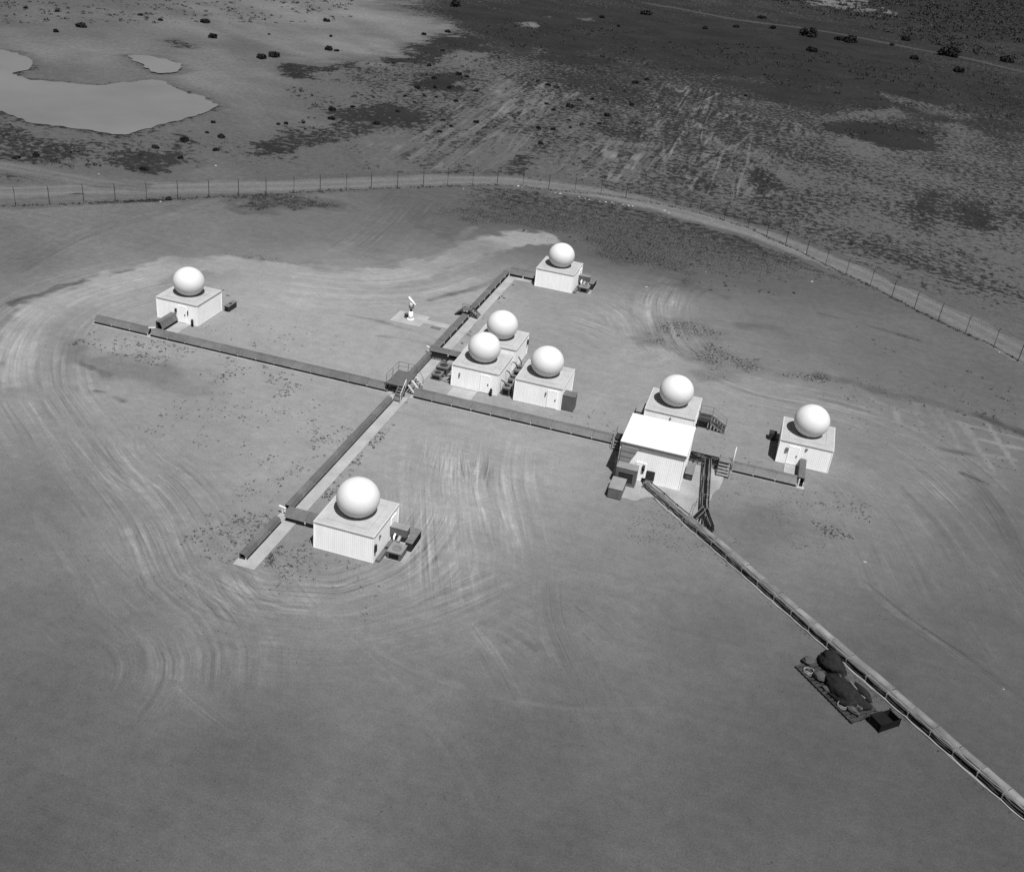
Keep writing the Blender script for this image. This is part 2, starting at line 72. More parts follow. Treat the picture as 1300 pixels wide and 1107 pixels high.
SHRUBS=[(-156.5, 150.5, 1.59, 'flat'), (-156.2, 139.6, 0.77, 'flat'), (-140.4, 184.3, 1.68, 'flat'), (-126.1, 164.4, 1.25, 'flat'), (-149.7, 176.3, 0.84, 'flat'), (-103.6, 149.3, 1.3, 'flat'), (-102.6, 154.0, 1.83, 'flat'), (-97.0, 174.6, 1.15, 'flat'), (-94.8, 174.9, 0.84, 'flat'), (-105.5, 193.8, 0.66, 'flat'), (-66.4, 111.1, 0.84, 'flat'), (-62.9, 103.6, 0.81, 'flat'), (-118.9, 182.0, 0.49, 'flat'), (-117.8, 217.2, 1.06, 'flat'), (-182.8, 162.2, 0.69, 'flat'), (-174.6, 164.7, 0.68, 'flat'), (-157.9, 179.1, 0.85, 'flat'), (-79.5, 85.1, 0.5, 'pond'), (-76.5, 77.7, 0.48, 'pond'), (-72.7, 76.4, 0.79, 'pond'), (-76.6, 70.1, 1.04, 'pond'), (-77.8, 62.7, 0.71, 'pond'), (-69.3, 92.4, 0.5, 'pond'), (-68.3, 93.8, 0.51, 'pond'), (-66.0, 96.7, 0.45, 'pond'), (-70.9, 59.6, 0.49, 'pond'), (-91.5, 43.8, 0.69, 'pond'), (-89.6, 46.5, 0.79, 'pond'), (-71.9, 50.5, 0.76, 'pond'), (-69.0, 68.0, 0.61, 'pond'), (-60.2, 39.2, 0.61, 'fence'), (23.0, 358.0, 3.44, 'big'), (36.0, 360.7, 2.77, 'big'), (40.1, 358.7, 2.99, 'big'), (26.4, 315.4, 2.08, 'big'), (76.9, 362.1, 3.95, 'big'), (99.8, 369.8, 3.09, 'big'), (-14.9, 333.4, 1.31, 'road'), (-4.7, 351.2, 1.59, 'road'), (8.8, 364.7, 1.4, 'road'), (63.2, 336.5, 1.97, 'road'), (77.9, 320.3, 2.12, 'road'), (55.8, 368.1, 1.17, 'road'), (62.2, 392.0, 1.97, 'road'), (2.0, 396.0, 1.99, 'road'), (-101.7, 291.0, 2.71, 'road'), (-41.1, 350.3, 2.29, 'road'), (-52.6, 320.7, 1.08, 'road'), (-42.8, 303.6, 0.83, 'road'), (-66.6, 111.6, 0.74, 'mid'), (-63.3, 104.6, 0.56, 'mid'), (-54.7, 119.5, 0.58, 'mid'), (-60.2, 145.8, 0.83, 'mid'), (-61.2, 159.9, 0.68, 'mid'), (-54.4, 152.0, 0.75, 'mid'), (-68.2, 174.7, 0.72, 'mid'), (-73.4, 199.5, 0.89, 'mid'), (-56.0, 138.9, 0.49, 'mid'), (-53.1, 139.5, 0.54, 'mid'), (-55.2, 130.6, 0.39, 'mid'), (-59.1, 134.9, 0.53, 'mid'), (-37.5, 122.1, 0.66, 'mid'), (-44.0, 119.1, 0.49, 'mid'), (-40.6, 114.8, 0.52, 'mid'), (-41.1, 108.9, 0.55, 'mid'), (-48.0, 153.6, 0.56, 'mid'), (-48.1, 139.3, 0.71, 'mid'), (-20.7, 114.0, 0.63, 'mid'), (-76.8, 170.9, 0.61, 'mid'), (-87.2, 221.1, 0.84, 'mid'), (-83.7, 232.9, 1.11, 'mid'), (-58.1, 169.9, 0.9, 'mid'), (-55.4, 168.5, 0.79, 'mid'), (-54.0, 106.3, 0.71, 'mid'), (-64.1, 116.8, 0.59, 'mid'), (-57.2, 149.6, 0.65, 'mid'), (-39.2, 178.8, 0.51, 'east'), (-35.4, 175.8, 0.7, 'east'), (-32.6, 174.5, 0.59, 'east'), (-24.1, 153.9, 1.01, 'east'), (-24.0, 163.1, 0.66, 'east'), (-21.6, 166.7, 0.67, 'east'), (-18.6, 169.2, 0.77, 'east'), (-14.4, 150.6, 0.72, 'east'), (-14.1, 141.0, 0.61, 'east'), (-17.5, 137.5, 0.43, 'east'), (-17.7, 151.4, 0.32, 'east'), (-24.7, 127.0, 0.58, 'east'), (-20.6, 114.1, 0.63, 'east'), (-11.7, 168.2, 0.67, 'east'), (-18.9, 132.8, 0.51, 'east'), (-21.7, 128.0, 0.58, 'east'), (-21.0, 139.6, 0.52, 'east'), (13.1, 206.2, 0.65, 'east'), (-16.4, 198.3, 1.06, 'east'), (-14.8, 206.2, 0.76, 'east'), (-26.6, 147.7, 0.72, 'east'), (-29.8, 152.8, 0.55, 'east')]
SCRUB=[([(-90.06, 130.91), (-76.02, 205.73), (-66.23, 236.97), (-44.3, 165.3), (-45.24, 121.18), (-53.12, 89.28), (-57.66, 78.29), (-68.61, 100.17)], 0.9), ([(-50.58, 185.84), (-23.54, 268.55), (-2.64, 159.48), (-10.62, 124.85), (-28.18, 118.38)], 0.9), ([(33.67, 192.12), (66.1, 204.39), (64.17, 173.56), (36.39, 168.86)], 1.0), ([(-112.99, 60.26), (-87.16, 60.78), (-74.4, 58.11), (-77.32, 46.8), (-94.87, 38.77)], 0.9), ([(-53.76, 48.3), (-41.33, 60.15), (-36.86, 50.49), (-47.9, 40.29)], 0.6), ([(-21.51, 72.03), (-8.94, 78.44), (14.0, 76.24), (27.21, 64.56), (38.74, 52.69), (23.18, 46.7), (16.28, 53.51), (-9.91, 52.94)], 0.45), ([(5.71, 130.18), (26.56, 175.16), (80.17, 157.62), (69.62, 71.41), (32.08, 86.14), (12.72, 94.24)], 0.6), ([(-54.31, 88.28), (-30.25, 125.32), (9.79, 125.61), (14.79, 89.99), (-19.77, 85.15), (-44.25, 66.47)], 0.5), ([(20.63, 26.36), (25.74, 26.51), (35.91, 24.32), (47.35, 22.09), (62.89, 16.33), (63.69, 22.9), (45.5, 27.08), (30.78, 26.66), (21.74, 32.82)], 0.4), ([(43.37, 45.49), (64.89, 32.67), (63.15, 18.45), (50.37, 29.74)], 0.4), ([(-89.88, 276.18), (103.86, 351.36), (89.01, 229.92), (22.99, 232.92), (-65.5, 218.33)], 1.2), ([(-195.87, 167.92), (-132.24, 270.21), (-110.75, 222.07), (-171.89, 138.55)], 1.0), ([(-17.91, 499.83), (188.06, 852.68), (115.38, 353.62), (55.86, 403.14)], 2.2), ([(-12.95, 82.4), (-7.72, 85.1), (-4.01, 83.18), (-7.11, 79.77)], 0.6)]
ROCKS=[(-23.6, 73.22), (-9.72, 81.23), (-8.92, 81.07), (-7.95, 81.03), (-4.57, 81.27), (-3.37, 80.97), (-2.57, 80.82), (-0.67, 80.74), (0.39, 81.07), (1.42, 81.52), (1.85, 81.25), (3.47, 81.56), (4.41, 81.52), (5.14, 81.61), (10.7, 82.74), (11.6, 81.71), (-15.8, 80.85), (-14.98, 80.69), (19.22, 82.08), (35.74, 73.77), (63.25, 45.66), (21.7, 54.73), (37.39, 59.87), (-64.03, 59.53), (-60.66, 37.59), (-76.14, 44.13), (-45.4, 51.64), (-43.68, 52.88), (14.55, 43.22), (55.88, -28.61), (45.31, -15.26)]

# ---------------------------------------------------------------- helpers
rng = np.random.default_rng(11)
random.seed(5)

def link(o, parent=None):
    COL.objects.link(o)
    if parent is not None:
        o.parent = parent
    return o

def tag(o, label=None, cat=None, group=None, kind=None):
    if label: o['label'] = label
    if cat: o['category'] = cat
    if group: o['group'] = group
    if kind: o['kind'] = kind
    return o

def thing(name, label, cat, loc=(0, 0, 0), group=None, rz=0.0):
    o = bpy.data.objects.new(name, None)
    o.empty_display_size = 0.3
    link(o)
    o.location = loc
    o.rotation_euler = (0, 0, rz)
    return tag(o, label, cat, group)

def copy_tree(o, parent=None):
    c = o.copy()
    link(c)
    c.parent = parent
    for ch in o.children:
        copy_tree(ch, c)
    return c

class MB:
    """collects faces in world coordinates; build() makes one mesh object"""
    def __init__(s):
        s.v = []; s.f = []
    def add(s, vs, fs):
        n = len(s.v)
        s.v += [tuple(map(float, q)) for q in vs]
        s.f += [tuple(i + n for i in q) for q in fs]
        return s
    def box(s, x0, x1, y0, y1, z0, z1):
        return s.add([(x0, y0, z0), (x1, y0, z0), (x1, y1, z0), (x0, y1, z0), (x0, y0, z1), (x1, y0, z1), (x1, y1, z1), (x0, y1, z1)],
                     [(0, 3, 2, 1), (4, 5, 6, 7), (0, 1, 5, 4), (1, 2, 6, 5), (2, 3, 7, 6), (3, 0, 4, 7)])
    def beam(s, p, q, w=0.06, h=0.06):
        p = Vector(p); q = Vector(q); d = (q - p).normalized()
        a = d.cross(Vector((0, 0, 1)))
        if a.length < 1e-3: a = Vector((1, 0, 0))
        a.normalize(); b = a.cross(d).normalized()
        a *= w / 2; b *= h / 2
        return s.add([p - a - b, p + a - b, p + a + b, p - a + b, q - a - b, q + a - b, q + a + b, q - a + b],
                     [(0, 3, 2, 1), (4, 5, 6, 7), (0, 1, 5, 4), (1, 2, 6, 5), (2, 3, 7, 6), (3, 0, 4, 7)])
    def tube(s, pts, r, n=8, r1=None):
        pts = [Vector(p) for p in pts]; m = len(pts); base = len(s.v)
        r1 = r if r1 is None else r1
        for i, p in enumerate(pts):
            d = (pts[min(i + 1, m - 1)] - pts[max(i - 1, 0)]).normalized()
            a = d.cross(Vector((0, 0, 1)))
            if a.length < 1e-3: a = Vector((1, 0, 0))
            a.normalize(); b = a.cross(d).normalized()
            rr = r + (r1 - r) * i / max(1, m - 1)
            for k in range(n):
                t = 2 * math.pi * k / n
                s.v.append(tuple(p + a * math.cos(t) * rr + b * math.sin(t) * rr))
        for i in range(m - 1):
            for k in range(n):
                k2 = (k + 1) % n
                s.f.append((base + i * n + k, base + i * n + k2, base + (i + 1) * n + k2, base + (i + 1) * n + k))
        s.f.append(tuple(base + k for k in range(n))[::-1])
        s.f.append(tuple(base + (m - 1) * n + k for k in range(n)))
        return s
    def extrude(s, prof, axis, a0, a1, close=True):
        """prof: list of (d, z); axis 'x' extrudes along x (d = y), axis 'y' extrudes along y (d = x)"""
        def P(a, d, z): return (a, d, z) if axis == 'x' else (d, a, z)
        n = len(prof)
        vs = [P(a0, d, z) for d, z in prof] + [P(a1, d, z) for d, z in prof]
        fs = [(i, (i + 1) % n, n + (i + 1) % n, n + i) for i in range(n)]
        if close: fs += [tuple(range(n))[::-1], tuple(range(n, 2 * n))]
        return s.add(vs, fs)
    def build(s, name, mat, parent=None, smooth=False, bevel=0.0):
        me = bpy.data.meshes.new(name)
        o = bpy.data.objects.new(name, me)
        off = Vector((0, 0, 0)); p = parent
        while p is not None:
            off += p.location; p = p.parent
        me.from_pydata([(a - off.x, b - off.y, c - off.z) for a, b, c in s.v], [], s.f)
        bm = bmesh.new(); bm.from_mesh(me)
        bmesh.ops.recalc_face_normals(bm, faces=bm.faces)
        if bevel > 0:
            bmesh.ops.bevel(bm, geom=list(bm.edges), offset=bevel, segments=1, affect='EDGES', clamp_overlap=True)
        bm.to_mesh(me); bm.free()
        if smooth:
            me.polygons.foreach_set('use_smooth', [True] * len(me.polygons))
        me.materials.append(mat)
        return link(o, parent)

def raw_mesh(name, V, F, mat, parent=None, smooth=False):
    """V (n,3) and F (m,k) numpy arrays, all faces with k corners"""
    me = bpy.data.meshes.new(name)
    V = np.asarray(V, np.float32); F = np.asarray(F, np.int32)
    me.vertices.add(len(V)); me.vertices.foreach_set('co', V.ravel())
    k = F.shape[1]
    me.loops.add(F.size); me.loops.foreach_set('vertex_index', F.ravel())
    me.polygons.add(len(F)); me.polygons.foreach_set('loop_start', np.arange(0, F.size, k, dtype=np.int32))
    me.polygons.foreach_set('loop_total', np.full(len(F), k, np.int32))
    me.update(calc_edges=True)
    if smooth:
        me.polygons.foreach_set('use_smooth', np.ones(len(F), bool))
    me.materials.append(mat)
    o = bpy.data.objects.new(name, me)
    return link(o, parent)

# ---------------------------------------------------------------- materials
def grey_mat(name, g, rough=0.6, var=0.12, scale=1.5, fine=18.0, fvar=0.06, spec=0.3, bump=0.0, metal=0.0, objvar=0.0, streak=0.0):
    m = bpy.data.materials.new(name); m.use_nodes = True
    t = m.node_tree; N = t.nodes; L = t.links
    b = N['Principled BSDF']
    b.inputs['Roughness'].default_value = rough
    b.inputs['Specular IOR Level'].default_value = spec
    b.inputs['Metallic'].default_value = metal
    geo = N.new('ShaderNodeNewGeometry')
    def noise(sc, det=4.0, stretch=None):
        n = N.new('ShaderNodeTexNoise'); n.inputs['Scale'].default_value = sc; n.inputs['Detail'].default_value = det
        if stretch:
            mp = N.new('ShaderNodeMapping'); mp.inputs['Scale'].default_value = stretch
            L.new(geo.outputs['Position'], mp.inputs['Vector']); L.new(mp.outputs[0], n.inputs['Vector'])
        else:
            L.new(geo.outputs['Position'], n.inputs['Vector'])
        return n
    def rmap(src, lo, hi, a=0.3, c=0.7):
        r = N.new('ShaderNodeMapRange')
        r.inputs[1].default_value = a; r.inputs[2].default_value = c; r.inputs[3].default_value = lo; r.inputs[4].default_value = hi
        L.new(src, r.inputs[0]); return r.outputs[0]
    def mul(a, c):
        q = N.new('ShaderNodeMath'); q.operation = 'MULTIPLY'; L.new(a, q.inputs[0])
        if isinstance(c, float): q.inputs[1].default_value = c
        else: L.new(c, q.inputs[1])
        return q.outputs[0]
    val = rmap(noise(scale).outputs[0], 1 - var, 1 + var)
    val = mul(val, rmap(noise(fine, 3.0).outputs[0], 1 - fvar, 1 + fvar))
    if streak:
        val = mul(val, rmap(noise(1.0, 5.0, (4.0, 4.0, 0.25)).outputs[0], 1 - streak, 1.0, 0.35, 0.6))
    if objvar:
        oi = N.new('ShaderNodeObjectInfo')
        val = mul(val, rmap(oi.outputs['Random'], 1 - objvar, 1 + objvar, 0, 1))
    val = mul(val, float(g))
    cc = N.new('ShaderNodeCombineColor')
    for i in range(3): L.new(val, cc.inputs[i])
    L.new(cc.outputs[0], b.inputs['Base Color'])
    if bump:
        bn = N.new('ShaderNodeBump'); bn.inputs['Strength'].default_value = bump; bn.inputs['Distance'].default_value = 0.02
        L.new(noise(fine, 5.0).outputs[0], bn.inputs['Height']); L.new(bn.outputs[0], b.inputs['Normal'])
    return m

M = dict(
    wall=grey_mat('painted_siding', 0.83, 0.55, 0.03, 0.7, 12, 0.02, streak=0.06, objvar=0.02),
    trim=grey_mat('white_trim', 0.84, 0.5, 0.03, 1.0, 15, 0.03),
    roof=grey_mat('roof_felt', 0.31, 0.85, 0.10, 0.9, 9, 0.08, bump=0.2, objvar=0.05),
    white_roof=grey_mat('white_roof_sheet', 0.56, 0.6, 0.04, 0.5, 10, 0.02, streak=0.0),
    radome=grey_mat('radome_skin', 0.54, 0.5, 0.035, 0.6, 5, 0.02, spec=0.4),
    cover=grey_mat('grey_cover_paint', 0.102, 0.6, 0.16, 0.8, 9, 0.08, objvar=0.10, streak=0.15),
    concrete=grey_mat('concrete', 0.265, 0.9, 0.16, 0.5, 9, 0.10, bump=0.3),
    apron=grey_mat('dusty_concrete', 0.225, 0.9, 0.2, 0.35, 7, 0.12, bump=0.3),
    edge=grey_mat('roof_edge_paint', 0.42, 0.6, 0.08),
    post=grey_mat('pale_post_paint', 0.62, 0.6, 0.1),
    dark=grey_mat('dark_metal', 0.03, 0.6, 0.2, 2, 20, 0.1, spec=0.12),
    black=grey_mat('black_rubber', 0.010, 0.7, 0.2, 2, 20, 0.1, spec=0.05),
    steel=grey_mat('galvanised_steel', 0.17, 0.45, 0.2, 2, 20, 0.1, metal=0.3),
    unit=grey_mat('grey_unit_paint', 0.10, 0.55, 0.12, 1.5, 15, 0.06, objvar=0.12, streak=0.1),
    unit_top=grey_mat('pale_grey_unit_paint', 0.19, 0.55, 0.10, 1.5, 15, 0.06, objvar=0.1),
    timber=grey_mat('weathered_timber', 0.035, 0.9, 0.35, 3, 25, 0.2, spec=0.08, objvar=0.3),
    tarp=grey_mat('dark_tarpaulin', 0.016, 0.8, 0.3, 2.5, 12, 0.2, bump=0.3, spec=0.06),
    sack=grey_mat('grey_canvas', 0.052, 0.85, 0.2, 3, 20, 0.15, bump=0.4),
    duct=grey_mat('pale_cable_cover', 0.14, 0.65, 0.3, 0.8, 10, 0.12, objvar=0.22),
    cable=grey_mat('cable_sheath', 0.05, 0.5, 0.3, 2, 10, 0.1),
    pale_cable=grey_mat('pale_cable_sheath', 0.27, 0.5, 0.15, 2, 10, 0.1),
    leaf=grey_mat('scrub_leaf', 0.020, 0.9, 0.5, 1.2, 6, 0.2, objvar=0.2, spec=0.05),
    weed=grey_mat('dry_weed', 0.026, 0.95, 0.4, 1.0, 6, 0.2),
    bark=grey_mat('bark', 0.05, 0.9, 0.3, 4, 20, 0.2),
    rock=grey_mat('pale_rock', 0.30, 0.85, 0.15, 3, 20, 0.15, bump=0.3),
)

def water_mat():
    m = bpy.data.materials.new('muddy_water'); m.use_nodes = True
    b = m.node_tree.nodes['Principled BSDF']; N = m.node_tree.nodes; L = m.node_tree.links
    geo = N.new('ShaderNodeNewGeometry')
    n = N.new('ShaderNodeTexNoise'); n.inputs['Scale'].default_value = 0.05; n.inputs['Detail'].default_value = 3
    L.new(geo.outputs['Position'], n.inputs['Vector'])
    r = N.new('ShaderNodeMapRange'); r.inputs[1].default_value = 0.3; r.inputs[2].default_value = 0.7; r.inputs[3].default_value = 0.105; r.inputs[4].default_value = 0.145
    L.new(n.outputs[0], r.inputs[0])
    cc = N.new('ShaderNodeCombineColor')
    for i in range(3): L.new(r.outputs[0], cc.inputs[i])
    L.new(cc.outputs[0], b.inputs['Base Color'])
    b.inputs['Roughness'].default_value = 0.08
    b.inputs['IOR'].default_value = 1.33
    n2 = N.new('ShaderNodeTexNoise'); n2.inputs['Scale'].default_value = 1.5; n2.inputs['Detail'].default_value = 3
    L.new(geo.outputs['Position'], n2.inputs['Vector'])
    bp = N.new('ShaderNodeBump'); bp.inputs['Strength'].default_value = 0.05; bp.inputs['Distance'].default_value = 0.05
    L.new(n2.outputs[0], bp.inputs['Height']); L.new(bp.outputs[0], b.inputs['Normal'])
    return m

def ground_mat(name, plants=True):
    """albedo comes from the 'soil' attribute (base tone blended from grey samples), broken up by procedural grain, wheel streaks that follow
    the surveyed tracks (across, along, strength) and low dry plants that cover a share of the soil"""
    m = bpy.data.materials.new(name); m.use_nodes = True
    N = m.node_tree.nodes; L = m.node_tree.links; b = N['Principled BSDF']
    b.inputs['Roughness'].default_value = 1.0; b.inputs['Specular IOR Level'].default_value = 0.05
    geo = N.new('ShaderNodeNewGeometry')
    def attr(nm):
        q = N.new('ShaderNodeAttribute'); q.attribute_name = nm; return q
    def noise(sc, det, rough=0.6, vec=None):
        n = N.new('ShaderNodeTexNoise'); n.inputs['Scale'].default_value = sc; n.inputs['Detail'].default_value = det
        n.inputs['Roughness'].default_value = rough; L.new(vec if vec is not None else geo.outputs['Position'], n.inputs['Vector']); return n.outputs[0]
    def mrange(src, lo, hi, a, c, smooth=False):
        r = N.new('ShaderNodeMapRange')
        if smooth: r.interpolation_type = 'SMOOTHSTEP'
        for k, z in ((1, a), (2, c), (3, lo), (4, hi)):
            if isinstance(z, (int, float)): r.inputs[k].default_value = z
            else: L.new(z, r.inputs[k])
        L.new(src, r.inputs[0]); return r.outputs[0]
    def mth(op, a, c):
        q = N.new('ShaderNodeMath'); q.operation = op
        for i, z in enumerate((a, c)):
            if isinstance(z, (int, float)): q.inputs[i].default_value = z
            else: L.new(z, q.inputs[i])
        return q.outputs[0]
    soil_a = attr('soil').outputs['Fac']
    k = attr('rough').outputs['Fac']
    g1 = mrange(noise(0.9, 6, 0.7), -1, 1, 0.28, 0.72)      # metre-sized blotches
    g2 = mrange(noise(7.5, 5, 0.8), -1, 1, 0.30, 0.70)     # pebbles and clods
    s = mth('ADD', mth('MULTIPLY', g1, mth('ADD', mth('MULTIPLY', k, 0.16), 0.065)), mth('MULTIPLY', g2, mth('ADD', mth('MULTIPLY', k, 0.20), 0.24)))
    s = mth('ADD', s, mrange(noise(2.3, 4, 0.7), -0.06, 0.06, 0.3, 0.7))
    v = mth('MULTIPLY', soil_a, mth('ADD', s, 1.0))
    v = mth('MULTIPLY', v, mrange(noise(9.0, 2, 0.5), 1.0, 0.45, 0.68, 0.74))        # dark stones and dead tufts
    v = mth('MULTIPLY', v, mrange(noise(11.0, 2, 0.5), 1.35, 1.0, 0.27, 0.32))       # pale stones
    v = mth('MULTIPLY', v, mrange(noise(0.35, 6, 0.78), 0.945, 1.055, 0.33, 0.67))
    if plants:
        for ang, sc, amt in ((0.9, 0.30, 0.022), (-0.7, 0.25, 0.02), (2.2, 0.4, 0.02)):      # old faint sweeps of the grader
            mp = N.new('ShaderNodeMapping'); mp.inputs['Rotation'].default_value = (0, 0, ang); mp.inputs['Scale'].default_value = (sc * 0.22, sc * 3.2, 1)
            L.new(geo.outputs['Position'], mp.inputs['Vector'])
            v = mth('MULTIPLY', v, mrange(noise(1.0, 6, 0.75, mp.outputs[0]), 1 - amt * 1.6, 1 + amt * 1.6, 0.3, 0.7))
        def ridge(vec, det, wd_):
            q = mth('ABSOLUTE', mth('SUBTRACT', noise(1.0, det, 0.5, vec), 0.5), 0.0)
            return mrange(q, 1.0, 0.0, wd_ * 0.25, wd_, True)
        total = None
        for ti, nm in enumerate(('track_a', 'track_b', 'track_c')):
            at = attr(nm); sp = N.new('ShaderNodeSeparateXYZ'); L.new(at.outputs['Vector'], sp.inputs[0])
            def vec(ka, kb, z):
                c = N.new('ShaderNodeCombineXYZ'); L.new(mth('MULTIPLY', sp.outputs[0], ka), c.inputs[0]); L.new(mth('MULTIPLY', sp.outputs[1], kb), c.inputs[1])
                c.inputs[2].default_value = z + ti * 9.1; return c.outputs[0]
            st = mth('MULTIPLY', ridge(vec(0.62, 0.016, 1.3), 1.5, 0.035), 1.1)                      # pale wheel lines
            st = mth('ADD', st, mth('MULTIPLY', ridge(vec(1.15, 0.022, 5.3), 2.0, 0.045), 0.8))
            st = mth('SUBTRACT', st, mth('MULTIPLY', ridge(vec(0.8, 0.02, 8.1), 2.0, 0.04), 0.9))    # dark wheel lines
            st = mth('ADD', st, mrange(noise(1.0, 5, 0.8, vec(0.75, 0.04, 4.7)), -0.5, 0.5, 0.33, 0.67))
            pt = mth('MULTIPLY', mrange(noise(0.16, 4, 0.7), 0.2, 1.25, 0.36, 0.58), mrange(noise(0.7, 3, 0.7), 0.72, 1.15, 0.36, 0.6))
            st = mth('MULTIPLY', mth('MULTIPLY', st, sp.outputs[2]), pt)
            total = st if total is None else mth('ADD', total, st)
        v = mth('MULTIPLY', v, mth('ADD', 1.0, total))
        mn = N.new('ShaderNodeMix'); L.new(mth('MULTIPLY', k, k), mn.inputs[0]); L.new(noise(3.4, 6, 0.75), mn.inputs[2]); L.new(noise(0.8, 8, 0.74), mn.inputs[3])
        n = mn.outputs[0]
        vt = mth('ADD', attr('plant').outputs['Fac'], mth('MULTIPLY', total, 0.22))
        cover = mrange(n, 0.0, 1.0, mth('SUBTRACT', vt, 0.04), mth('ADD', vt, 0.04), True)
        leafv = mth('MULTIPLY', mth('MULTIPLY', mrange(noise(3.0, 4, 0.7), 0.5, 1.5, 0.3, 0.7), mrange(noise(0.06, 6, 0.7), 0.72, 1.28, 0.3, 0.7)), PLANT / KEXP)
        mx = N.new('ShaderNodeMix'); L.new(cover, mx.inputs[0]); L.new(v, mx.inputs[2]); L.new(leafv, mx.inputs[3])
        v = mx.outputs[0]
    cc = N.new('ShaderNodeCombineColor')
    for i in range(3): L.new(v, cc.inputs[i])
    L.new(cc.outputs[0], b.inputs['Base Color'])
    bp = N.new('ShaderNodeBump'); bp.inputs['Strength'].default_value = 0.4; bp.inputs['Distance'].default_value = 0.05
    L.new(noise(5.0, 6, 0.75), bp.inputs['Height']); L.new(bp.outputs[0], b.inputs['Normal'])
    return m
PLANT = 0.036                                 # photograph's linear tone of the dry plants
M['water'] = water_mat(); M['ground'] = ground_mat('dry_soil'); M['road'] = ground_mat('road_gravel', False)

# ---------------------------------------------------------------- noise on numpy arrays
_lat = rng.random((256, 256)).astype(np.float32)
def vnoise(x, y):
    xi = np.floor(x).astype(np.int64); yi = np.floor(y).astype(np.int64)
    fx = x - xi; fy = y - yi
    fx = fx * fx * (3 - 2 * fx); fy = fy * fy * (3 - 2 * fy)
    a = _lat[xi & 255, yi & 255]; b = _lat[(xi + 1) & 255, yi & 255]; c = _lat[xi & 255, (yi + 1) & 255]; d = _lat[(xi + 1) & 255, (yi + 1) & 255]
    return (a * (1 - fx) + b * fx) * (1 - fy) + (c * (1 - fx) + d * fx) * fy
def fbm(x, y, wl, octs=4, off=0.0, gain=0.55):
    s = 0.0; amp = 1.0; tot = 0.0; f = 1.0 / wl
    for i in range(octs):
        s = s + amp * (vnoise(x * f + 37.1 * i + off, y * f + 11.7 * i - off) - 0.5); tot += amp; amp *= gain; f *= 2.03
    return s / tot * 2                        # about -0.6 .. 0.6
def lin(g):
    g = np.asarray(g, float) / 255.0
    return np.where(g <= 0.04045, g / 12.92, ((g + 0.055) / 1.055) ** 2.4)
def sstep(a, b, x):
    t = np.clip((x - a) / (b - a), 0, 1); return t * t * (3 - 2 * t)
def seg_dist(X, Y, pts, closed=False):
    pts = list(pts) + ([pts[0]] if closed else [])
    d = np.full(X.shape, 1e9, np.float32)
    for (ax, ay), (bx, by) in zip(pts[:-1], pts[1:]):
        dx, dy = bx - ax, by - ay; l2 = dx * dx + dy * dy + 1e-9
        t = np.clip(((X - ax) * dx + (Y - ay) * dy) / l2, 0, 1)
        d = np.minimum(d, np.hypot(X - ax - t * dx, Y - ay - t * dy))
    return d
def inside(X, Y, pts):
    c = np.zeros(X.shape, bool); n = len(pts)
    for i in range(n):
        (ax, ay), (bx, by) = pts[i], pts[(i + 1) % n]
        if ay == by: continue
        c ^= ((ay > Y) != (by > Y)) & (X < (bx - ax) * (Y - ay) / (by - ay) + ax)
    return c
def sdf(X, Y, pts):
    d = seg_dist(X, Y, pts, True); return np.where(inside(X, Y, pts), -d, d)
def smooth_line(pts, step):
    """Catmull-Rom through pts, resampled at about step metres"""
    P = [np.array(p, float) for p in pts]; P = [2 * P[0] - P[1]] + P + [2 * P[-1] - P[-2]]
    o = []
    for i in range(1, len(P) - 2):
        n = max(2, int(np.linalg.norm(P[i + 1] - P[i]) / step))
        for k in range(n):
            t = k / n
            o.append(0.5 * ((2 * P[i]) + (-P[i - 1] + P[i + 1]) * t + (2 * P[i - 1] - 5 * P[i] + 4 * P[i + 1] - P[i + 2]) * t * t + (-P[i - 1] + 3 * P[i] - 3 * P[i + 1] + P[i + 2]) * t ** 3))
    o.append(P[-2])
    return [tuple(q) for q in o]
def height(x, y):
    """gentle relief, dead flat on the built site"""
    r = np.hypot(x - 5, y - 5)
    k = sstep(55, 110, r)
    return k * 0.22 * fbm(x, y, 38.0, 3, 5.0) * sstep(0, 1, 1.0)

# ---------------------------------------------------------------- ground: one sheet to the horizon
def axis_lines(lo, hi, step, out_lo, out_hi, grow):
    a = list(np.arange(lo, hi + 1e-6, step)); s = step; x = a[-1]
    while x < out_hi: s = min(s * grow, max(2.2, (x - hi) * 0.012 + step * 3, (x - hi) * 0.06 if x > hi + 800 else 0)); x += s; a.append(x)
    s = step; x = lo; b = []
    while x > out_lo: s = min(s * grow, max(2.2, (lo - x) * 0.012 + step * 3, (lo - x) * 0.06 if x < lo - 800 else 0)); x -= s; b.append(x)
    return np.array(b[::-1] + a)
gx = axis_lines(-58.0, 72.0, 0.34, -6000, 6000, 1.06)
gy = axis_lines(-76.0, 92.0, 0.34, -3000, 9000, 1.05)
X, Y = np.meshgrid(gx, gy, indexing='ij')
X = X.astype(np.float32); Y = Y.astype(np.float32)
Zg = height(X, Y).astype(np.float32)
def local(x, y):                              # evens out near and far when blending the tone samples
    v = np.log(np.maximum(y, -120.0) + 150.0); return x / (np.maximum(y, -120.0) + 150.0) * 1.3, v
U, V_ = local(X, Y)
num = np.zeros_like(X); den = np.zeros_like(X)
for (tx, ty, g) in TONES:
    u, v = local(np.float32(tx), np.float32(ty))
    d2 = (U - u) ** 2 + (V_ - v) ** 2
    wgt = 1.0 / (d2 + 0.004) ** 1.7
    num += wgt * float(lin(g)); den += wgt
soil = num / den  # base ground tone: palest mid-yard, darker towards the near edge and far plain
rough = 0.25 + 0.75 * sstep(40, 90, np.hypot(X - 5, Y - 8)) * sstep(-30, 20, Y)
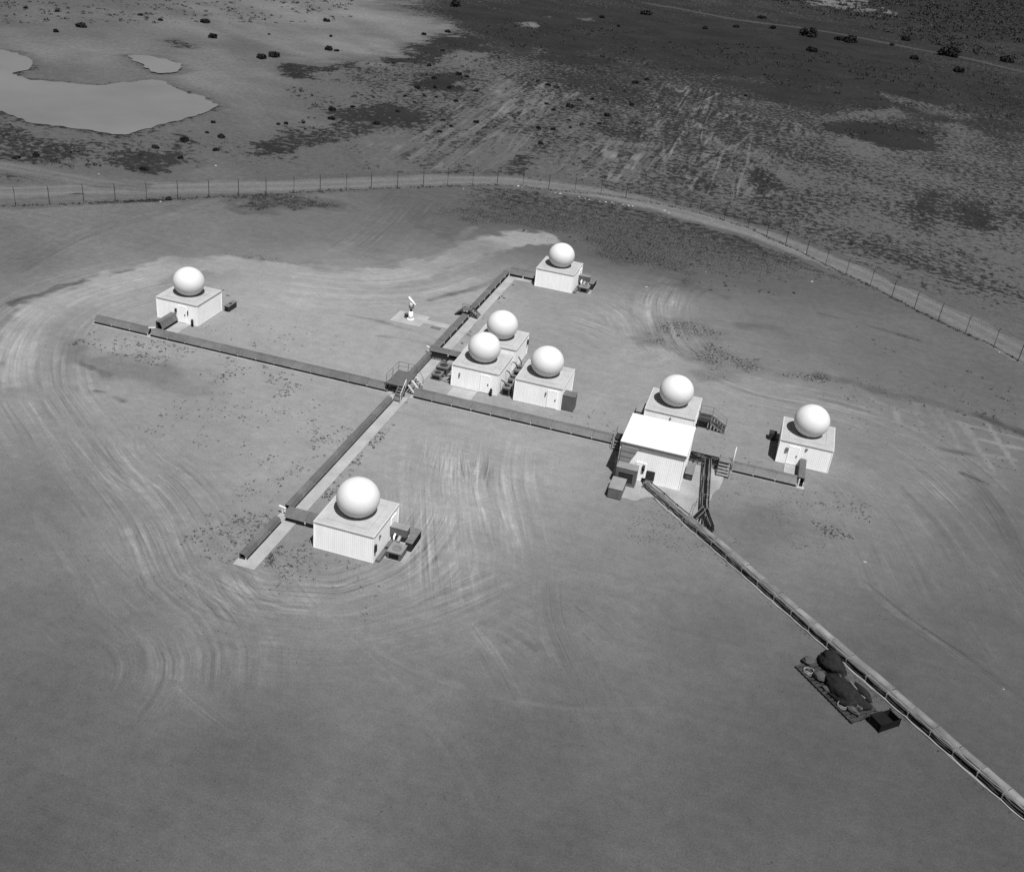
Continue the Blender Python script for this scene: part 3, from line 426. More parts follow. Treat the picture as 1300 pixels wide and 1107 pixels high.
def box_of(pts, pad):
    p = np.array(pts); i0, i1 = np.searchsorted(gx, [p[:, 0].min() - pad, p[:, 0].max() + pad]); j0, j1 = np.searchsorted(gy, [p[:, 1].min() - pad, p[:, 1].max() + pad])
    return slice(i0, i1), slice(j0, j1)
wob_a = fbm(X, Y, 9.0, 4, 1.0); wob_b = fbm(X, Y, 2.2, 3, 9.0)
weedy = np.zeros_like(X)
for pts, g, soft, na, veg in PATCHES:
    sl = box_of(pts, soft * 2 + na * 2 + 2); x, y = X[sl], Y[sl]
    if not x.size: continue
    d = sdf(x, y, pts) + (wob_a[sl] + 0.5 * wob_b[sl]) * na * 1.6
    k = 1 - sstep(-soft, soft, d)
    if veg: weedy[sl] = np.maximum(weedy[sl], k)
    soil[sl] = soil[sl] * (1 - k) + k * float(lin(g))
# mottled scrub tone away from the cleared yard
far = sstep(48, 95, np.hypot(X - 5, Y - 5)) * np.clip((Y + 60) / 60, 0, 1)
soil *= 1 + far * (0.40 * fbm(X, Y, 24.0, 6, 3.0, 0.62) + 0.34 * fbm(X * 0.6 + Y * 0.8, (Y * 0.6 - X * 0.8) * 0.35, 8.0, 5, 7.0, 0.62))
soil *= 1 + (1 - far) * (0.08 * fbm(X + 0.4 * Y, Y, 14.0, 6, 13.0, 0.65) + 0.12 * fbm(X, Y, 4.0, 6, 4.0, 0.75))
for pts, wd, g, soft, j in LINES:
    pts = smooth_line(pts, 3.0)
    sl = box_of(pts, wd + soft * 2 + 2); x, y = X[sl], Y[sl]
    if not x.size: continue
    d = seg_dist(x, y, pts) + wob_b[sl] * j * 1.5
    k = (1 - sstep(wd / 2 - soft * 0.3, wd / 2 + soft, d)) * np.clip(0.72 + 0.9 * wob_a[sl], 0.15, 1)
    soil[sl] = soil[sl] * (1 - k) + k * float(lin(g))
# wheel tracks: signed distance across, distance along and strength, in three overlapping layers
TRK = [np.zeros(X.shape + (3,), np.float32) for _ in range(3)]
for ti, (pts, spread, n, amp, wd) in enumerate(RUTS):
    q = smooth_line(pts, 2.5); spread = spread * 1.7
    sl = box_of(q, spread * 2.2); x, y = X[sl], Y[sl]
    if not x.size: continue
    best = np.full(x.shape, 1e9, np.float32); off = np.zeros_like(best); alo = np.zeros_like(best); run = 0.0
    for (ax, ay), (bx, by) in zip(q[:-1], q[1:]):
        dx, dy = bx - ax, by - ay; l = math.hypot(dx, dy) + 1e-9
        tt = np.clip(((x - ax) * dx + (y - ay) * dy) / (l * l), 0, 1)
        d = np.hypot(x - ax - tt * dx, y - ay - tt * dy); up = d < best
        sg = np.where((x - ax) * -dy + (y - ay) * dx > 0, 1.0, -1.0)
        best = np.where(up, d, best); off = np.where(up, d * sg, off); alo = np.where(up, run + tt * l, alo); run += l
    ends = sstep(0, 6, alo) * sstep(0, 6, run - alo)
    mk = np.exp(-(off / spread) ** 2) * ends * np.clip(0.8 + 0.8 * wob_a[sl], 0.2, 1.2)
    st = (0.13 + abs(amp) * 1.3) * mk * (1.15 if wd > 0.39 and amp > 0.09 else 0.78)
    T_ = TRK[ti % 3][sl]; w_ = st > np.abs(T_[..., 2])
    T_[..., 0] = np.where(w_, off * (0.3 if wd > 0.39 and amp > 0.09 else 1.0) + ti * 40.0, T_[..., 0]); T_[..., 1] = np.where(w_, alo, T_[..., 1]); T_[..., 2] = np.where(w_, st, T_[..., 2])
    soil[sl] *= 1 + amp * (0.75 if amp > 0 else 1.0) * mk
# damp rims of the pond and the pool
for pts in (POND, POOL):
    sl = box_of(pts, 14); x, y = X[sl], Y[sl]
    d = sdf(x, y, pts) + 2.0 * wob_a[sl] + 1.5 * wob_b[sl]
    k = np.clip(1 - sstep(-0.4, 2.8, d), 0, 1) * 0.66
    soil[sl] = soil[sl] * (1 - k) + k * float(lin(60))
for pts, wd in ((ROAD_FENCE, 6.2), (ROAD_BRANCH, 4.6), (ROAD_FAR, 4.5)):
    pts = smooth_line(pts, 4.0); sl = box_of(pts, wd + 6); x, y = X[sl], Y[sl]
    k = (1 - sstep(wd * 0.42, wd * 0.85, seg_dist(x, y, pts) + wob_b[sl] * 1.2)) * 0.75
    soil[sl] = soil[sl] * (1 - k) + k * float(lin(112 if wd > 4.55 else 78))
soil = np.clip(soil, 0.012, 0.6)
wild = np.clip(np.maximum(far, sstep(0.155, 0.10, soil) * sstep(20, 34, Y)), 0, 1)
wild = np.maximum(wild, weedy)
bare = float(lin(104))
cov = np.clip((bare - soil) / (bare - PLANT), 0.03, 0.90) * wild
cov = np.maximum(cov, weedy * np.clip((float(lin(140)) - soil) / (float(lin(140)) - PLANT), 0, 0.6))
soil = np.clip((soil - cov * PLANT) / (1 - cov), 0.012, 0.6) / KEXP
plant = np.where(cov > 0.004, 0.5 + 0.095 * 4.91 * ((1 - cov) ** 0.14 - np.maximum(cov, 1e-4) ** 0.14), 2.0)
nx, ny = X.shape
Vg = np.stack([X, Y, Zg], -1).reshape(-1, 3)
idx = np.arange(nx * ny).reshape(nx, ny)
Fg = np.stack([idx[:-1, :-1], idx[1:, :-1], idx[1:, 1:], idx[:-1, 1:]], -1).reshape(-1, 4)
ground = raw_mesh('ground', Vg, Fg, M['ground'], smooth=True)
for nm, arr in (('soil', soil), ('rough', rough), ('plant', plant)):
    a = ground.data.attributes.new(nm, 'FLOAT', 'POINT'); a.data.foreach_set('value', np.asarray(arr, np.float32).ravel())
for nm, arr in zip(('track_a', 'track_b', 'track_c'), TRK):
    q = ground.data.attributes.new(nm, 'FLOAT_VECTOR', 'POINT'); q.data.foreach_set('vector', arr.ravel())
tag(ground, 'bare dry soil of the yard and the scrubland around it', kind='structure')

# roads: sheets of gravel with ragged verges, wheel tracks in them
def road(name, line, wd, g, label, dz=0.03):
    P = smooth_line(line, 1.2); n = len(P); C = 13
    V = []; S = []
    for i, (px, py) in enumerate(P):
        q = P[min(i + 1, n - 1)]; p = P[max(i - 1, 0)]
        tx, ty = q[0] - p[0], q[1] - p[1]; l = math.hypot(tx, ty); nx_, ny_ = -ty / l, tx / l
        for c in range(C):
            u = c / (C - 1) * 2 - 1
            e = abs(u)
            wv = wd / 2 * (1 + (0.45 * float(fbm(np.array(px * 1.0 + 50 * np.sign(u)), np.array(py), 5.0, 3)) if e > 0.8 else 0))
            x, y = px + nx_ * u * wv, py + ny_ * u * wv
            V.append((x, y, float(height(np.array(x), np.array(y))) + dz * (1 - 0.75 * (e > 0.99))))
            wheel = math.exp(-((e - 0.45) / 0.16) ** 2)
            S.append(g * (0.90 + 0.20 * wheel - 0.12 * (e > 0.85)) * (1 + 0.10 * float(fbm(np.array(x), np.array(y), 7.0, 3))))
    F = [(i * C + c, (i + 1) * C + c, (i + 1) * C + c + 1, i * C + c + 1) for i in range(n - 1) for c in range(C - 1)]
    o = raw_mesh(name, V, F, M['road'], smooth=True)
    a = o.data.attributes.new('soil', 'FLOAT', 'POINT'); a.data.foreach_set('value', np.array(S, np.float32))
    a = o.data.attributes.new('rough', 'FLOAT', 'POINT'); a.data.foreach_set('value', np.full(len(S), 0.7, np.float32))
    o['label'] = label; o['kind'] = 'structure'
    return o
road('dirt_road', ROAD_FENCE, 6.4, float(lin(132)) / KEXP, 'pale dirt road running along the outside of the fence')
road('dirt_road', ROAD_BRANCH, 4.6, float(lin(118)) / KEXP, 'pale dirt track joining the fence road at the left', 0.05)
road('dirt_road', ROAD_FAR, 4.2, float(lin(84)) / KEXP, 'narrow pale track across the dark plain at the top right')

def pool(name, pts, label):
    P = [Vector((a, b)) for a, b in smooth_line(list(pts) + [pts[0]], 0.9)[:-1]]
    c = [(p.x + 0.8 * float(fbm(np.array(p.x), np.array(p.y), 3.0, 4, 0.0, 0.75)), p.y + 1.8 * float(fbm(np.array(p.x), np.array(p.y), 3.0, 4, 20.0, 0.75)), 0.12) for p in P]
    bm = bmesh.new(); vs = [bm.verts.new(q) for q in c]; bm.faces.new(vs)
    bmesh.ops.triangulate(bm, faces=bm.faces[:], ngon_method='EAR_CLIP')
    bmesh.ops.recalc_face_normals(bm, faces=bm.faces[:])
    me = bpy.data.meshes.new(name); bm.to_mesh(me); bm.free()
    if me.polygons[0].normal.z < 0: me.flip_normals()
    me.materials.append(M['water'])
    o = link(bpy.data.objects.new(name, me)); o['label'] = label; o['kind'] = 'structure'
pool('pond_water', POND, 'large still muddy pond on the pale flat')
pool('pond_water', POOL, 'small shallow pool beside the large pond')

def slab(name, rects, label, z=0.07, mat='concrete'):
    """concrete laid in bays with narrow joints"""
    b = MB()
    for (x0, x1, y0, y1) in rects:
        lx = x1 - x0; ly = y1 - y0; nx_ = max(1, round(lx / 6.0)); ny_ = max(1, round(ly / 6.0))
        for i in range(nx_):
            for j in range(ny_):
                g = 0.006; zz = z + random.uniform(-0.004, 0.004)
                b.box(x0 + lx * i / nx_ + (g if i else 0), x0 + lx * (i + 1) / nx_ - (g if i < nx_ - 1 else 0),
                      y0 + ly * j / ny_ + (g if j else 0), y0 + ly * (j + 1) / ny_ - (g if j < ny_ - 1 else 0), -0.1, zz)
    o = b.build(name, M[mat]); o['label'] = label; o['kind'] = 'structure'
    return o
slab('concrete_path', [(-42.2, -5.0, -5.10, -3.85)], 'narrow pale concrete strip under the left cable trough')
slab('concrete_path', [(-3.0, 19.6, -5.02, -3.85)], 'narrow pale concrete strip under the middle cable trough')
slab('concrete_path', [(31.0, 39.3, -4.75, -3.6)], 'narrow pale concrete strip under the right cable trough')
slab('concrete_path', [(-4.97, -3.03, -38.85, -5.02)], 'pale concrete walkway running down to the lower end')
slab('concrete_path', [(-4.97, -3.03, -3.82, 37.4), (-3.03, 0.0, 35.5, 36.6)], 'pale concrete walkway running up to the farthest hut')
slab('concrete_path', [(-3.0, -0.15, 7.35, 8.3), (-1.9, -0.15, 8.33, 12.6)], 'pale concrete path beside the middle rear hut')
slab('concrete_path', [(0.4, 3.2, -3.82, -0.15)], 'pale concrete path in front of the middle left hut')
slab('concrete_path', [(-34.4, -32.6, -3.6, 0.1)], 'pale concrete path to the far left hut door')
slab('concrete_path', [(37.1, 38.2, -3.55, -0.2)], 'pale concrete path to the far right hut door')
b = MB()
ap = [(22.5, -14.7), (23.8, -14.4), (25.1, -13.3), (27.2, -14.95), (29.7, -16.3), (30.45, -14.8), (30.8, -10.4), (30.65, -5.0), (21.2, -4.95), (21.2, -12.0)]
ap = smooth_line(ap + [ap[0]], 0.35)[:-1]
ap = [(x + 0.35 * float(fbm(np.array(x), np.array(y), 1.6, 3, 2.0)), y + 0.35 * float(fbm(np.array(x), np.array(y), 1.6, 3, 8.0))) for x, y in ap]
n = len(ap)
b.add([(x, y, -0.1) for x, y in ap] + [(x, y, 0.065) for x, y in ap], [tuple(range(n, 2 * n))] + [(i, (i + 1) % n, n + (i + 1) % n, n + i) for i in range(n)])
o = b.build('concrete_pad', M['apron']); o['label'] = 'pale concrete apron round the tall white building'; o['kind'] = 'structure'
slab('concrete_pad', [(-12.8, -8.75, 13.3, 16.9), (-8.75, -5.6, 14.6, 15.8)], 'pale concrete pad and tail under the telescope mount')
# ---------------------------------------------------------------- buildings
HW, HD, HH = 5.34, 5.43, 2.69
def siding(b, p, q, z0, z1, pitch=0.18, dep=0.009):
    """ribbed sheet wall from p to q (outside is to the right of p->q)"""
    dx, dy = q[0] - p[0], q[1] - p[1]; L = math.hypot(dx, dy); dx /= L; dy /= L; nx_, ny_ = dy, -dx
    n = max(2, round(L / pitch)); pts = []
    for i in range(n):
        for t, o_ in ((0.0, 0), (0.55, 0), (0.68, 1), (0.87, 1)):
            pts.append(((i + t) * L / n, o_ * dep))
    pts.append((L, 0)); m = len(pts)
    vs = [(p[0] + dx * s + nx_ * o_, p[1] + dy * s + ny_ * o_, z) for z in (z0, z1) for s, o_ in pts]
    b.add(vs, [(i, i + 1, m + i + 1, m + i) for i in range(m - 1)])

def wall_door(parent, side, c, z0=0.12, wd=0.95, ht=2.0, dims=(HW, HD), handle=True, org=(0, 0)):
    """door in a wall: side 'f' front (-y) or 'r' right (+x); c = centre along the wall from the left/front corner"""
    x0, y0 = org; Wd, Dp = dims
    b = MB(); f = MB(); h = MB()
    if side == 'f':
        cx = x0 + c; y = y0
        b.box(cx - wd / 2, cx + wd / 2, y - 0.045, y + 0.02, z0, z0 + ht)
        f.box(cx - wd / 2 - 0.07, cx - wd / 2, y - 0.06, y + 0.02, z0, z0 + ht + 0.07).box(cx + wd / 2, cx + wd / 2 + 0.07, y - 0.06, y + 0.02, z0, z0 + ht + 0.07).box(cx - wd / 2, cx + wd / 2, y - 0.06, y + 0.02, z0 + ht, z0 + ht + 0.07)
        h.box(cx + wd / 2 - 0.16, cx + wd / 2 - 0.06, y - 0.11, y - 0.045, z0 + 0.95, z0 + 1.12)
    else:
        cy = y0 + c; x = x0 + Wd
        b.box(x - 0.02, x + 0.045, cy - wd / 2, cy + wd / 2, z0, z0 + ht)
        f.box(x - 0.02, x + 0.06, cy - wd / 2 - 0.07, cy - wd / 2, z0, z0 + ht + 0.07).box(x - 0.02, x + 0.06, cy + wd / 2, cy + wd / 2 + 0.07, z0, z0 + ht + 0.07).box(x - 0.02, x + 0.06, cy - wd / 2, cy + wd / 2, z0 + ht, z0 + ht + 0.07)
        h.box(x + 0.045, x + 0.11, cy + wd / 2 - 0.16, cy + wd / 2 - 0.06, z0 + 0.95, z0 + 1.12)
    d = b.build('door', M['trim'], parent)
    f.build('door_frame', M['trim'], d)
    if handle: h.build('handle', M['dark'], d)

def make_hut():
    r = thing('radome_hut', 'x', 'radome hut')
    for p, q in (((0, 0), (HW, 0)), ((HW, 0), (HW, HD)), ((HW, HD), (0, HD)), ((0, HD), (0, 0))):
        b = MB(); siding(b, p, q, 0.0, HH - 0.06); b.build('wall', M['wall'], r)
    for x, y in ((0, 0), (HW, 0), (HW, HD), (0, HD)):
        MB().box(x - 0.045, x + 0.045, y - 0.045, y + 0.045, 0.0, HH - 0.12).build('corner_trim', M['trim'], r)
    MB().box(-0.05, HW + 0.05, -0.05, HD + 0.05, -0.12, 0.05).build('footing', M['concrete'], r)
    o_ = 0.07
    roof = MB().box(0.03, HW - 0.03, 0.03, HD - 0.03, HH - 0.10, HH - 0.012).build('roof', M['roof'], r)
    e = MB()
    e.box(-o_, HW + o_, -o_, 0.03, HH - 0.11, HH).box(-o_, HW + o_, HD - 0.03, HD + o_, HH - 0.11, HH)
    e.box(-o_, 0.03, 0.03, HD - 0.03, HH - 0.11, HH).box(HW - 0.03, HW + o_, 0.03, HD - 0.03, HH - 0.11, HH)
    e.build('roof_edge', M['edge'], roof)
    s = MB(); a = 0.75
    for x0, x1, y0, y1 in ((a, HW - a, a, a + 0.06), (a, HW - a, HD - a - 0.06, HD - a), (a, a + 0.06, a + 0.06, HD - a - 0.06), (HW - a - 0.06, HW - a, a + 0.06, HD - a - 0.06)):
        s.box(x0, x1, y0, y1, HH - 0.03, HH + 0.022)
    s.build('roof_batten', M['roof'], roof)
    # inflated dome cut off by the roof
    Rr, Rz, zc, cx, cy = 1.83, 1.70, 4.20, HW / 2 + 0.015, HD / 2 + 0.012      # a little flatter than a ball
    V = []; F = []; nu, nv = 72, 40
    t_end = math.pi - math.acos((zc - (HH - 0.02)) / Rz)
    for j in range(nv + 1):
        t = t_end * j / nv
        for i in range(nu):
            p = 2 * math.pi * i / nu
            V.append((cx + Rr * math.sin(t) * math.cos(p), cy + Rr * math.sin(t) * math.sin(p), zc + Rz * math.cos(t)))
    F = [(j * nu + i, (j + 1) * nu + i, (j + 1) * nu + (i + 1) % nu, j * nu + (i + 1) % nu) for j in range(nv) for i in range(nu)]
    d = MB().add(V, F).build('radome', M['radome'], r, smooth=True)
    ring = MB(); rr = Rr * math.sin(t_end)
    ring.add([(cx + q * math.cos(2 * math.pi * i / 48), cy + q * math.sin(2 * math.pi * i / 48), z) for q, z in ((rr - 0.05, HH - 0.02), (rr + 0.09, HH - 0.02), (rr + 0.09, HH + 0.06), (rr - 0.05, HH + 0.06)) for i in range(48)],
             [(k * 48 + i, k * 48 + (i + 1) % 48, ((k + 1) % 4) * 48 + (i + 1) % 48, ((k + 1) % 4) * 48 + i) for k in range(4) for i in range(48)])
    ring.build('base_ring', M['steel'], d)
    return r
hut0 = make_hut()
HUTS = [
    ('front', -0.13, -34.0, 'white ribbed hut with a large radome at the lower end of the walkway'),
    ('right', 36.13, -0.14, 'white ribbed radome hut standing alone at the far right'),
    ('far', 0.10, 34.82, 'white ribbed radome hut farthest away at the top of the walkway'),
    ('left', -37.01, 0.19, 'white radome hut alone at the far left behind the long trough'),
    ('cf', 0.02, 0.07, 'front left radome hut of the three clustered at the crossing'),
    ('cr', 7.33, 0.04, 'right hand radome hut of the three clustered at the crossing'),
    ('mb', 21.79, -0.11, 'radome hut directly behind the tall white flat-roofed building'),
    ('cb', -0.06, 7.15, 'rear radome hut of the three clustered at the crossing'),
]
hut = {}
for i, (k, x, y, lab) in enumerate(HUTS):
    o = hut0 if i == 0 else copy_tree(hut0)
    o.location = (x, y, 0); tag(o, lab, 'radome hut', 'radome huts of the array')
    hut[k] = o
bpy.context.view_layer.update()
def at_hut(k): return (hut[k].location.x, hut[k].location.y)
wall_door(hut['left'], 'f', 3.35, org=at_hut('left'))
wall_door(hut['right'], 'f', 1.55, org=at_hut('right'))
wall_door(hut['cf'], 'f', 3.9, org=at_hut('cf'))
wall_door(hut['cr'], 'f', 4.3, org=at_hut('cr'))
wall_door(hut['front'], 'r', 4.3, org=at_hut('front'))
wall_door(hut['far'], 'r', 4.3, org=at_hut('far'))
wall_door(hut['mb'], 'r', 3.9, z0=0.6, org=at_hut('mb'))
def wall_box(k, side, c, z, w_=0.22, h_=0.45, d_=0.16, name='junction_box', mat='dark'):
    x, y = at_hut(k)
    if side == 'f': b = MB().box(x + c - w_ / 2, x + c + w_ / 2, y - 0.03 - d_, y - 0.025, z, z + h_)
    else: b = MB().box(x + HW + 0.025, x + HW + 0.03 + d_, y + c - w_ / 2, y + c + w_ / 2, z, z + h_)
    return b.build(name, M[mat], hut[k], bevel=0.02)
wall_box('left', 'f', 4.1, 1.25, 0.12, 0.5, 0.1); wall_box('left', 'f', 2.55, 1.35, 0.25, 0.4)
wall_box('right', 'f', 0.85, 1.55, 0.3, 0.42, 0.14, mat='steel'); wall_box('right', 'f', 2.75, 2.1, 0.22, 0.22, 0.1, mat='steel')
wall_box('cf', 'f', 0.9, 1.35, 0.14, 0.5, 0.1, mat='steel'); wall_box('front', 'r', 0.25, 1.05, 0.28, 0.7); wall_box('mb', 'f', 2.8, 2.1, 0.16, 0.2, 0.1, mat='steel')
wall_box('cb', 'r', 5.0, 1.4, 0.28, 0.6); wall_box('front', 'r', 1.2, 1.9, 0.2, 0.22, 0.12, mat='steel'); wall_box('cr', 'f', 3.55, 1.5, 0.14, 0.4, 0.1, mat='steel')

def gas_bottle(x, y, label):
    r = thing('gas_bottle', label, 'gas bottle', (x, y, 0), 'gas bottles against the hut walls')
    MB().tube([(x, y, 0.02), (x, y, 0.72), (x, y, 0.80)], 0.15, 14).build('cylinder', M['dark'], r, smooth=True)
    MB().tube([(x, y, 0.80), (x, y, 0.87)], 0.13, 14, 0.05).tube([(x, y, 0.87), (x, y, 0.95)], 0.04, 8).build('valve', M['black'], r)
gas_bottle(-32.25, 0.19 - 0.24, 'dark gas bottle by the door of the far left hut')
gas_bottle(4.75, 0.07 - 0.26, 'dark gas bottle by the door of the middle left hut')

# tall flat-roofed white building
X0, X1, Y0, Y1, HZ = 21.15, 27.48, -10.72, -4.5, 4.0
mbld = thing('equipment_building', 'tall white ribbed building with a bright flat roof at the cable trunk', 'building', (X0, Y0, 0))
for p, q in (((X0, Y0), (X1, Y0)), ((X1, Y0), (X1, Y1)), ((X1, Y1), (X0, Y1)), ((X0, Y1), (X0, Y0))):
    b = MB(); siding(b, p, q, 0.06, HZ - 0.12); b.build('wall', M['wall'], mbld)
for x, y in ((X0, Y0), (X1, Y0), (X1, Y1), (X0, Y1)):
    MB().box(x - 0.05, x + 0.05, y - 0.05, y + 0.05, 0.0, HZ - 0.13).build('corner_trim', M['trim'], mbld)
rf = MB().box(X0 - 0.10, X1 + 0.10, Y0 - 0.12, Y1 + 0.10, HZ - 0.10, HZ + 0.02).build('roof', M['white_roof'], mbld)
MB().box(X0 - 0.10, X1 + 0.10, Y0 - 0.20, Y0 - 0.123, HZ - 0.24, HZ - 0.02).build('gutter', M['unit'], rf)
for i in range(10):
    x = X0 - 0.05 + (X1 - X0 + 0.1) * (i + 0.5) / 10
    MB().box(x - 0.02, x + 0.02, Y0 - 0.11, Y1 + 0.09, HZ + 0.018, HZ + 0.05).build('seam', M['white_roof'], rf)
v = MB().box(24.10, 24.92, Y0 - 0.10, Y0 - 0.03, 0.45, 1.45).build('vent_louvre', M['black'], mbld)
for i in range(6):
    MB().add([(24.14, Y0 - 0.15, 0.52 + i * 0.15), (24.88, Y0 - 0.15, 0.52 + i * 0.15), (24.88, Y0 - 0.10, 0.60 + i * 0.15), (24.14, Y0 - 0.10, 0.60 + i * 0.15)], [(0, 1, 2, 3)]).build('louvre_slat', M['dark'], v)
MB().box(23.72, 24.08, Y0 - 0.12, Y0 - 0.03, 0.08, 0.52).build('cable_port', M['black'], mbld)
wall_door(mbld, 'f', 2.28, z0=0.09, wd=0.85, ht=2.0, org=(X0, Y0))
MB().tube([(23.72, Y0 - 0.12, 1.35), (23.72, Y0 - 0.12, 1.95)], 0.13, 10).build('wall_lamp', M['dark'], mbld, smooth=True)
dt = MB()
dt.add([(21.3, Y0 - 0.30, 1.95), (22.2, Y0 - 0.30, 1.95), (22.95, Y0 - 0.30, 3.68), (21.3, Y0 - 0.30, 3.68), (21.3, Y0 - 0.03, 1.95), (22.2, Y0 - 0.03, 1.95), (22.95, Y0 - 0.03, 3.68), (21.3, Y0 - 0.03, 3.68)],
       [(0, 1, 2, 3), (4, 7, 6, 5), (0, 4, 5, 1), (1, 5, 6, 2), (2, 6, 7, 3), (3, 7, 4, 0)])
dt.build('air_duct', M['unit_top'], mbld)
for z in (2.5, 3.1):
    MB().box(21.28, 21.3 + 0.9 + (z - 1.95) * 0.43, Y0 - 0.325, Y0 - 0.302, z, z + 0.05).build('duct_band', M['unit'], mbld)

# ---------------------------------------------------------------- equipment cabinets and air units
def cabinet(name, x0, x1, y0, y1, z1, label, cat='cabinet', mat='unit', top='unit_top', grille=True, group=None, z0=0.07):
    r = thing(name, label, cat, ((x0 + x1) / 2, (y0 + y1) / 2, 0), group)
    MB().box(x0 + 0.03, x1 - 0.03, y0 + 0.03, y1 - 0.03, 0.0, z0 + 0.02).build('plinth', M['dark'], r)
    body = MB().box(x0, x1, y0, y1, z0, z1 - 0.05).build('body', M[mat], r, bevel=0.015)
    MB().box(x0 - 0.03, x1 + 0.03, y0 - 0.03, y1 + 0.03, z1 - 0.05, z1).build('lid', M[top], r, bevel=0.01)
    if grille:
        w_ = x1 - x0; h_ = z1 - z0
        g = MB().box(x0 + w_ * 0.15, x1 - w_ * 0.15, y0 - 0.02, y0 - 0.001, z0 + h_ * 0.2, z0 + h_ * 0.72).build('grille', M['black'], body)
        for i in range(4):
            zz = z0 + h_ * (0.24 + 0.12 * i)
            MB().box(x0 + w_ * 0.15, x1 - w_ * 0.15, y0 - 0.045, y0 - 0.021, zz, zz + 0.03).build('grille_bar', M['unit'], g)
    return r
cabinet('air_unit', 21.3, 23.3, -12.3, -11.15, 2.0, 'large dark grey air unit against the tall building front', 'air unit')
cabinet('generator_box', 21.2, 22.52, -15.05, -12.8, 1.15, 'low box with pale lid in front of the large air unit', 'generator', grille=False)
cabinet('electrical_cabinet', 12.72, 14.05, 0.35, 1.65, 1.85, 'tall grey cabinet at the right of the crossing cluster', mat='unit', top='unit', grille=False)
cabinet('electrical_cabinet', 20.6, 21.5, 2.2, 4.4, 1.0, 'grey cabinet on the left of the hut behind the tall building', mat='unit', grille=False)
cabinet('air_unit', 27.62, 28.4, -8.3, -6.0, 0.78, 'small dark air unit on the right side of the tall building', 'air unit', mat='dark', top='steel')
cabinet('electrical_cabinet', 35.0, 35.75, 4.4, 5.2, 0.85, 'small dark cabinet behind the far right hut', mat='dark', top='dark', grille=False)

def hut_air_plant(x, y, label, compact=False):
    """duct, condenser, side cabinet and pipe trough on the right of a hut; x, y = the hut's front right base corner"""
    r = thing('air_plant', label, 'air conditioner', (x + 1, y + 2, 0), 'air plants beside the huts')
    du = MB().box(x + 0.03, x + 1.55, y + 3.55, y + 4.35, 0.75, 1.5).build('duct', M['unit'], r, bevel=0.02)
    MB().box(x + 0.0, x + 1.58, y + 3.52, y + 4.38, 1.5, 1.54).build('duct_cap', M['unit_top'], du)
    MB().tube([(x + 0.5, y + 3.3, 0.25), (x + 0.5, y + 3.3, 0.75), (x + 0.5, y + 3.7, 0.95)], 0.09, 10).build('elbow_pipe', M['trim'], r, smooth=True)
    MB().tube([(x + 0.95, y + 3.0, 0.55), (x + 0.95, y + 3.56, 0.75)], 0.16, 10).build('elbow_pipe', M['pale_cable'], r, smooth=True)
    c = MB().box(x + 0.75, x + 2.0, y + 1.12, y + 2.55, 0.1, 0.74).build('condenser', M['unit'], r, bevel=0.02)
    MB().box(x + 0.71, x + 2.04, y + 1.08, y + 2.59, 0.74, 0.80).build('condenser_lid', M['unit_top'], c, bevel=0.01)
    g = MB().box(x + 0.95, x + 1.8, y + 1.09, y + 1.118, 0.22, 0.62).build('grille', M['black'], c)
    fan = MB().tube([(x + 1.37, y + 1.8, 0.80), (x + 1.37, y + 1.8, 0.84)], 0.42, 18).build('fan_guard', M['steel'], c)
    k = MB().box(x + 1.75, x + 2.35, y + 2.75, y + 5.0, 0.1, 0.92).build('side_cabinet', M['dark'], r, bevel=0.02)
    MB().box(x + 1.72, x + 2.38, y + 2.72, y + 5.03, 0.92, 0.96).build('cabinet_lid', M['steel'], k)
    for i in range(4):
        MB().box(x + 2.352, x + 2.38, y + 2.95 + i * 0.5, y + 3.3 + i * 0.5, 0.25, 0.8).build('louvre', M['black'], k)
    MB().box(x + 0.08, x + 0.46, y + 0.3, y + 3.3, 0.0, 0.28).build('pipe_trough', M['unit'], r, bevel=0.02)
    MB().box(x + 0.5, x + 2.42, y + 1.0, y + 5.05, -0.05, 0.05).build('base_slab', M['apron'], r)
    for t in ((0.62, 2.0), (0.66, 2.2)):
        MB().tube([(x + 0.75, y + t[1], 0.5), (x + t[0] - 0.1, y + t[1], 0.35), (x + 0.2, y + t[1], 0.35)], 0.035, 6).build('hose', M['black'], r)
    return r
hut_air_plant(5.23, -34.0, 'grey air conditioner with ducts at the right of the lowest hut')
hut_air_plant(5.47, 34.8, 'grey air conditioner with ducts at the right of the farthest hut')

def air_box(x0, x1, y0, y1, z1, label, hoses=(), mat='unit'):
    r = thing('air_unit', label, 'air unit', ((x0 + x1) / 2, (y0 + y1) / 2, 0))
    c = MB().box(x0, x1, y0, y1, 0.1, z1 - 0.05).build('body', M[mat], r, bevel=0.02)
    MB().box(x0 - 0.03, x1 + 0.03, y0 - 0.03, y1 + 0.03, z1 - 0.05, z1).build('lid', M['steel'], r)
    MB().box(x0 + 0.1, x1 - 0.1, y0 + 0.05, y1 - 0.05, 0.0, 0.1).build('skid', M['black'], r)
    g = MB().box(x0 + 0.12, x1 - 0.12, y0 - 0.022, y0 - 0.001, 0.2, z1 - 0.2).build('grille', M['black'], c)
    MB().tube([((x0 + x1) / 2, (y0 + y1) / 2, z1), ((x0 + x1) / 2, (y0 + y1) / 2, z1 + 0.05)], min(x1 - x0, y1 - y0) * 0.33, 16).build('fan_guard', M['dark'], r)
    for h in hoses:
        MB().tube(h, 0.06, 8).build('hose', M['black' if len(h) % 2 else 'pale_cable'], r, smooth=True)
    return r
air_box(-31.35, -30.75, 5.7, 7.6, 0.75, 'dark air unit at the right rear of the far left hut', [[(-31.6, 6.0, 0.5), (-31.3, 6.0, 0.6), (-31.2, 6.1, 0.75)]], 'dark')
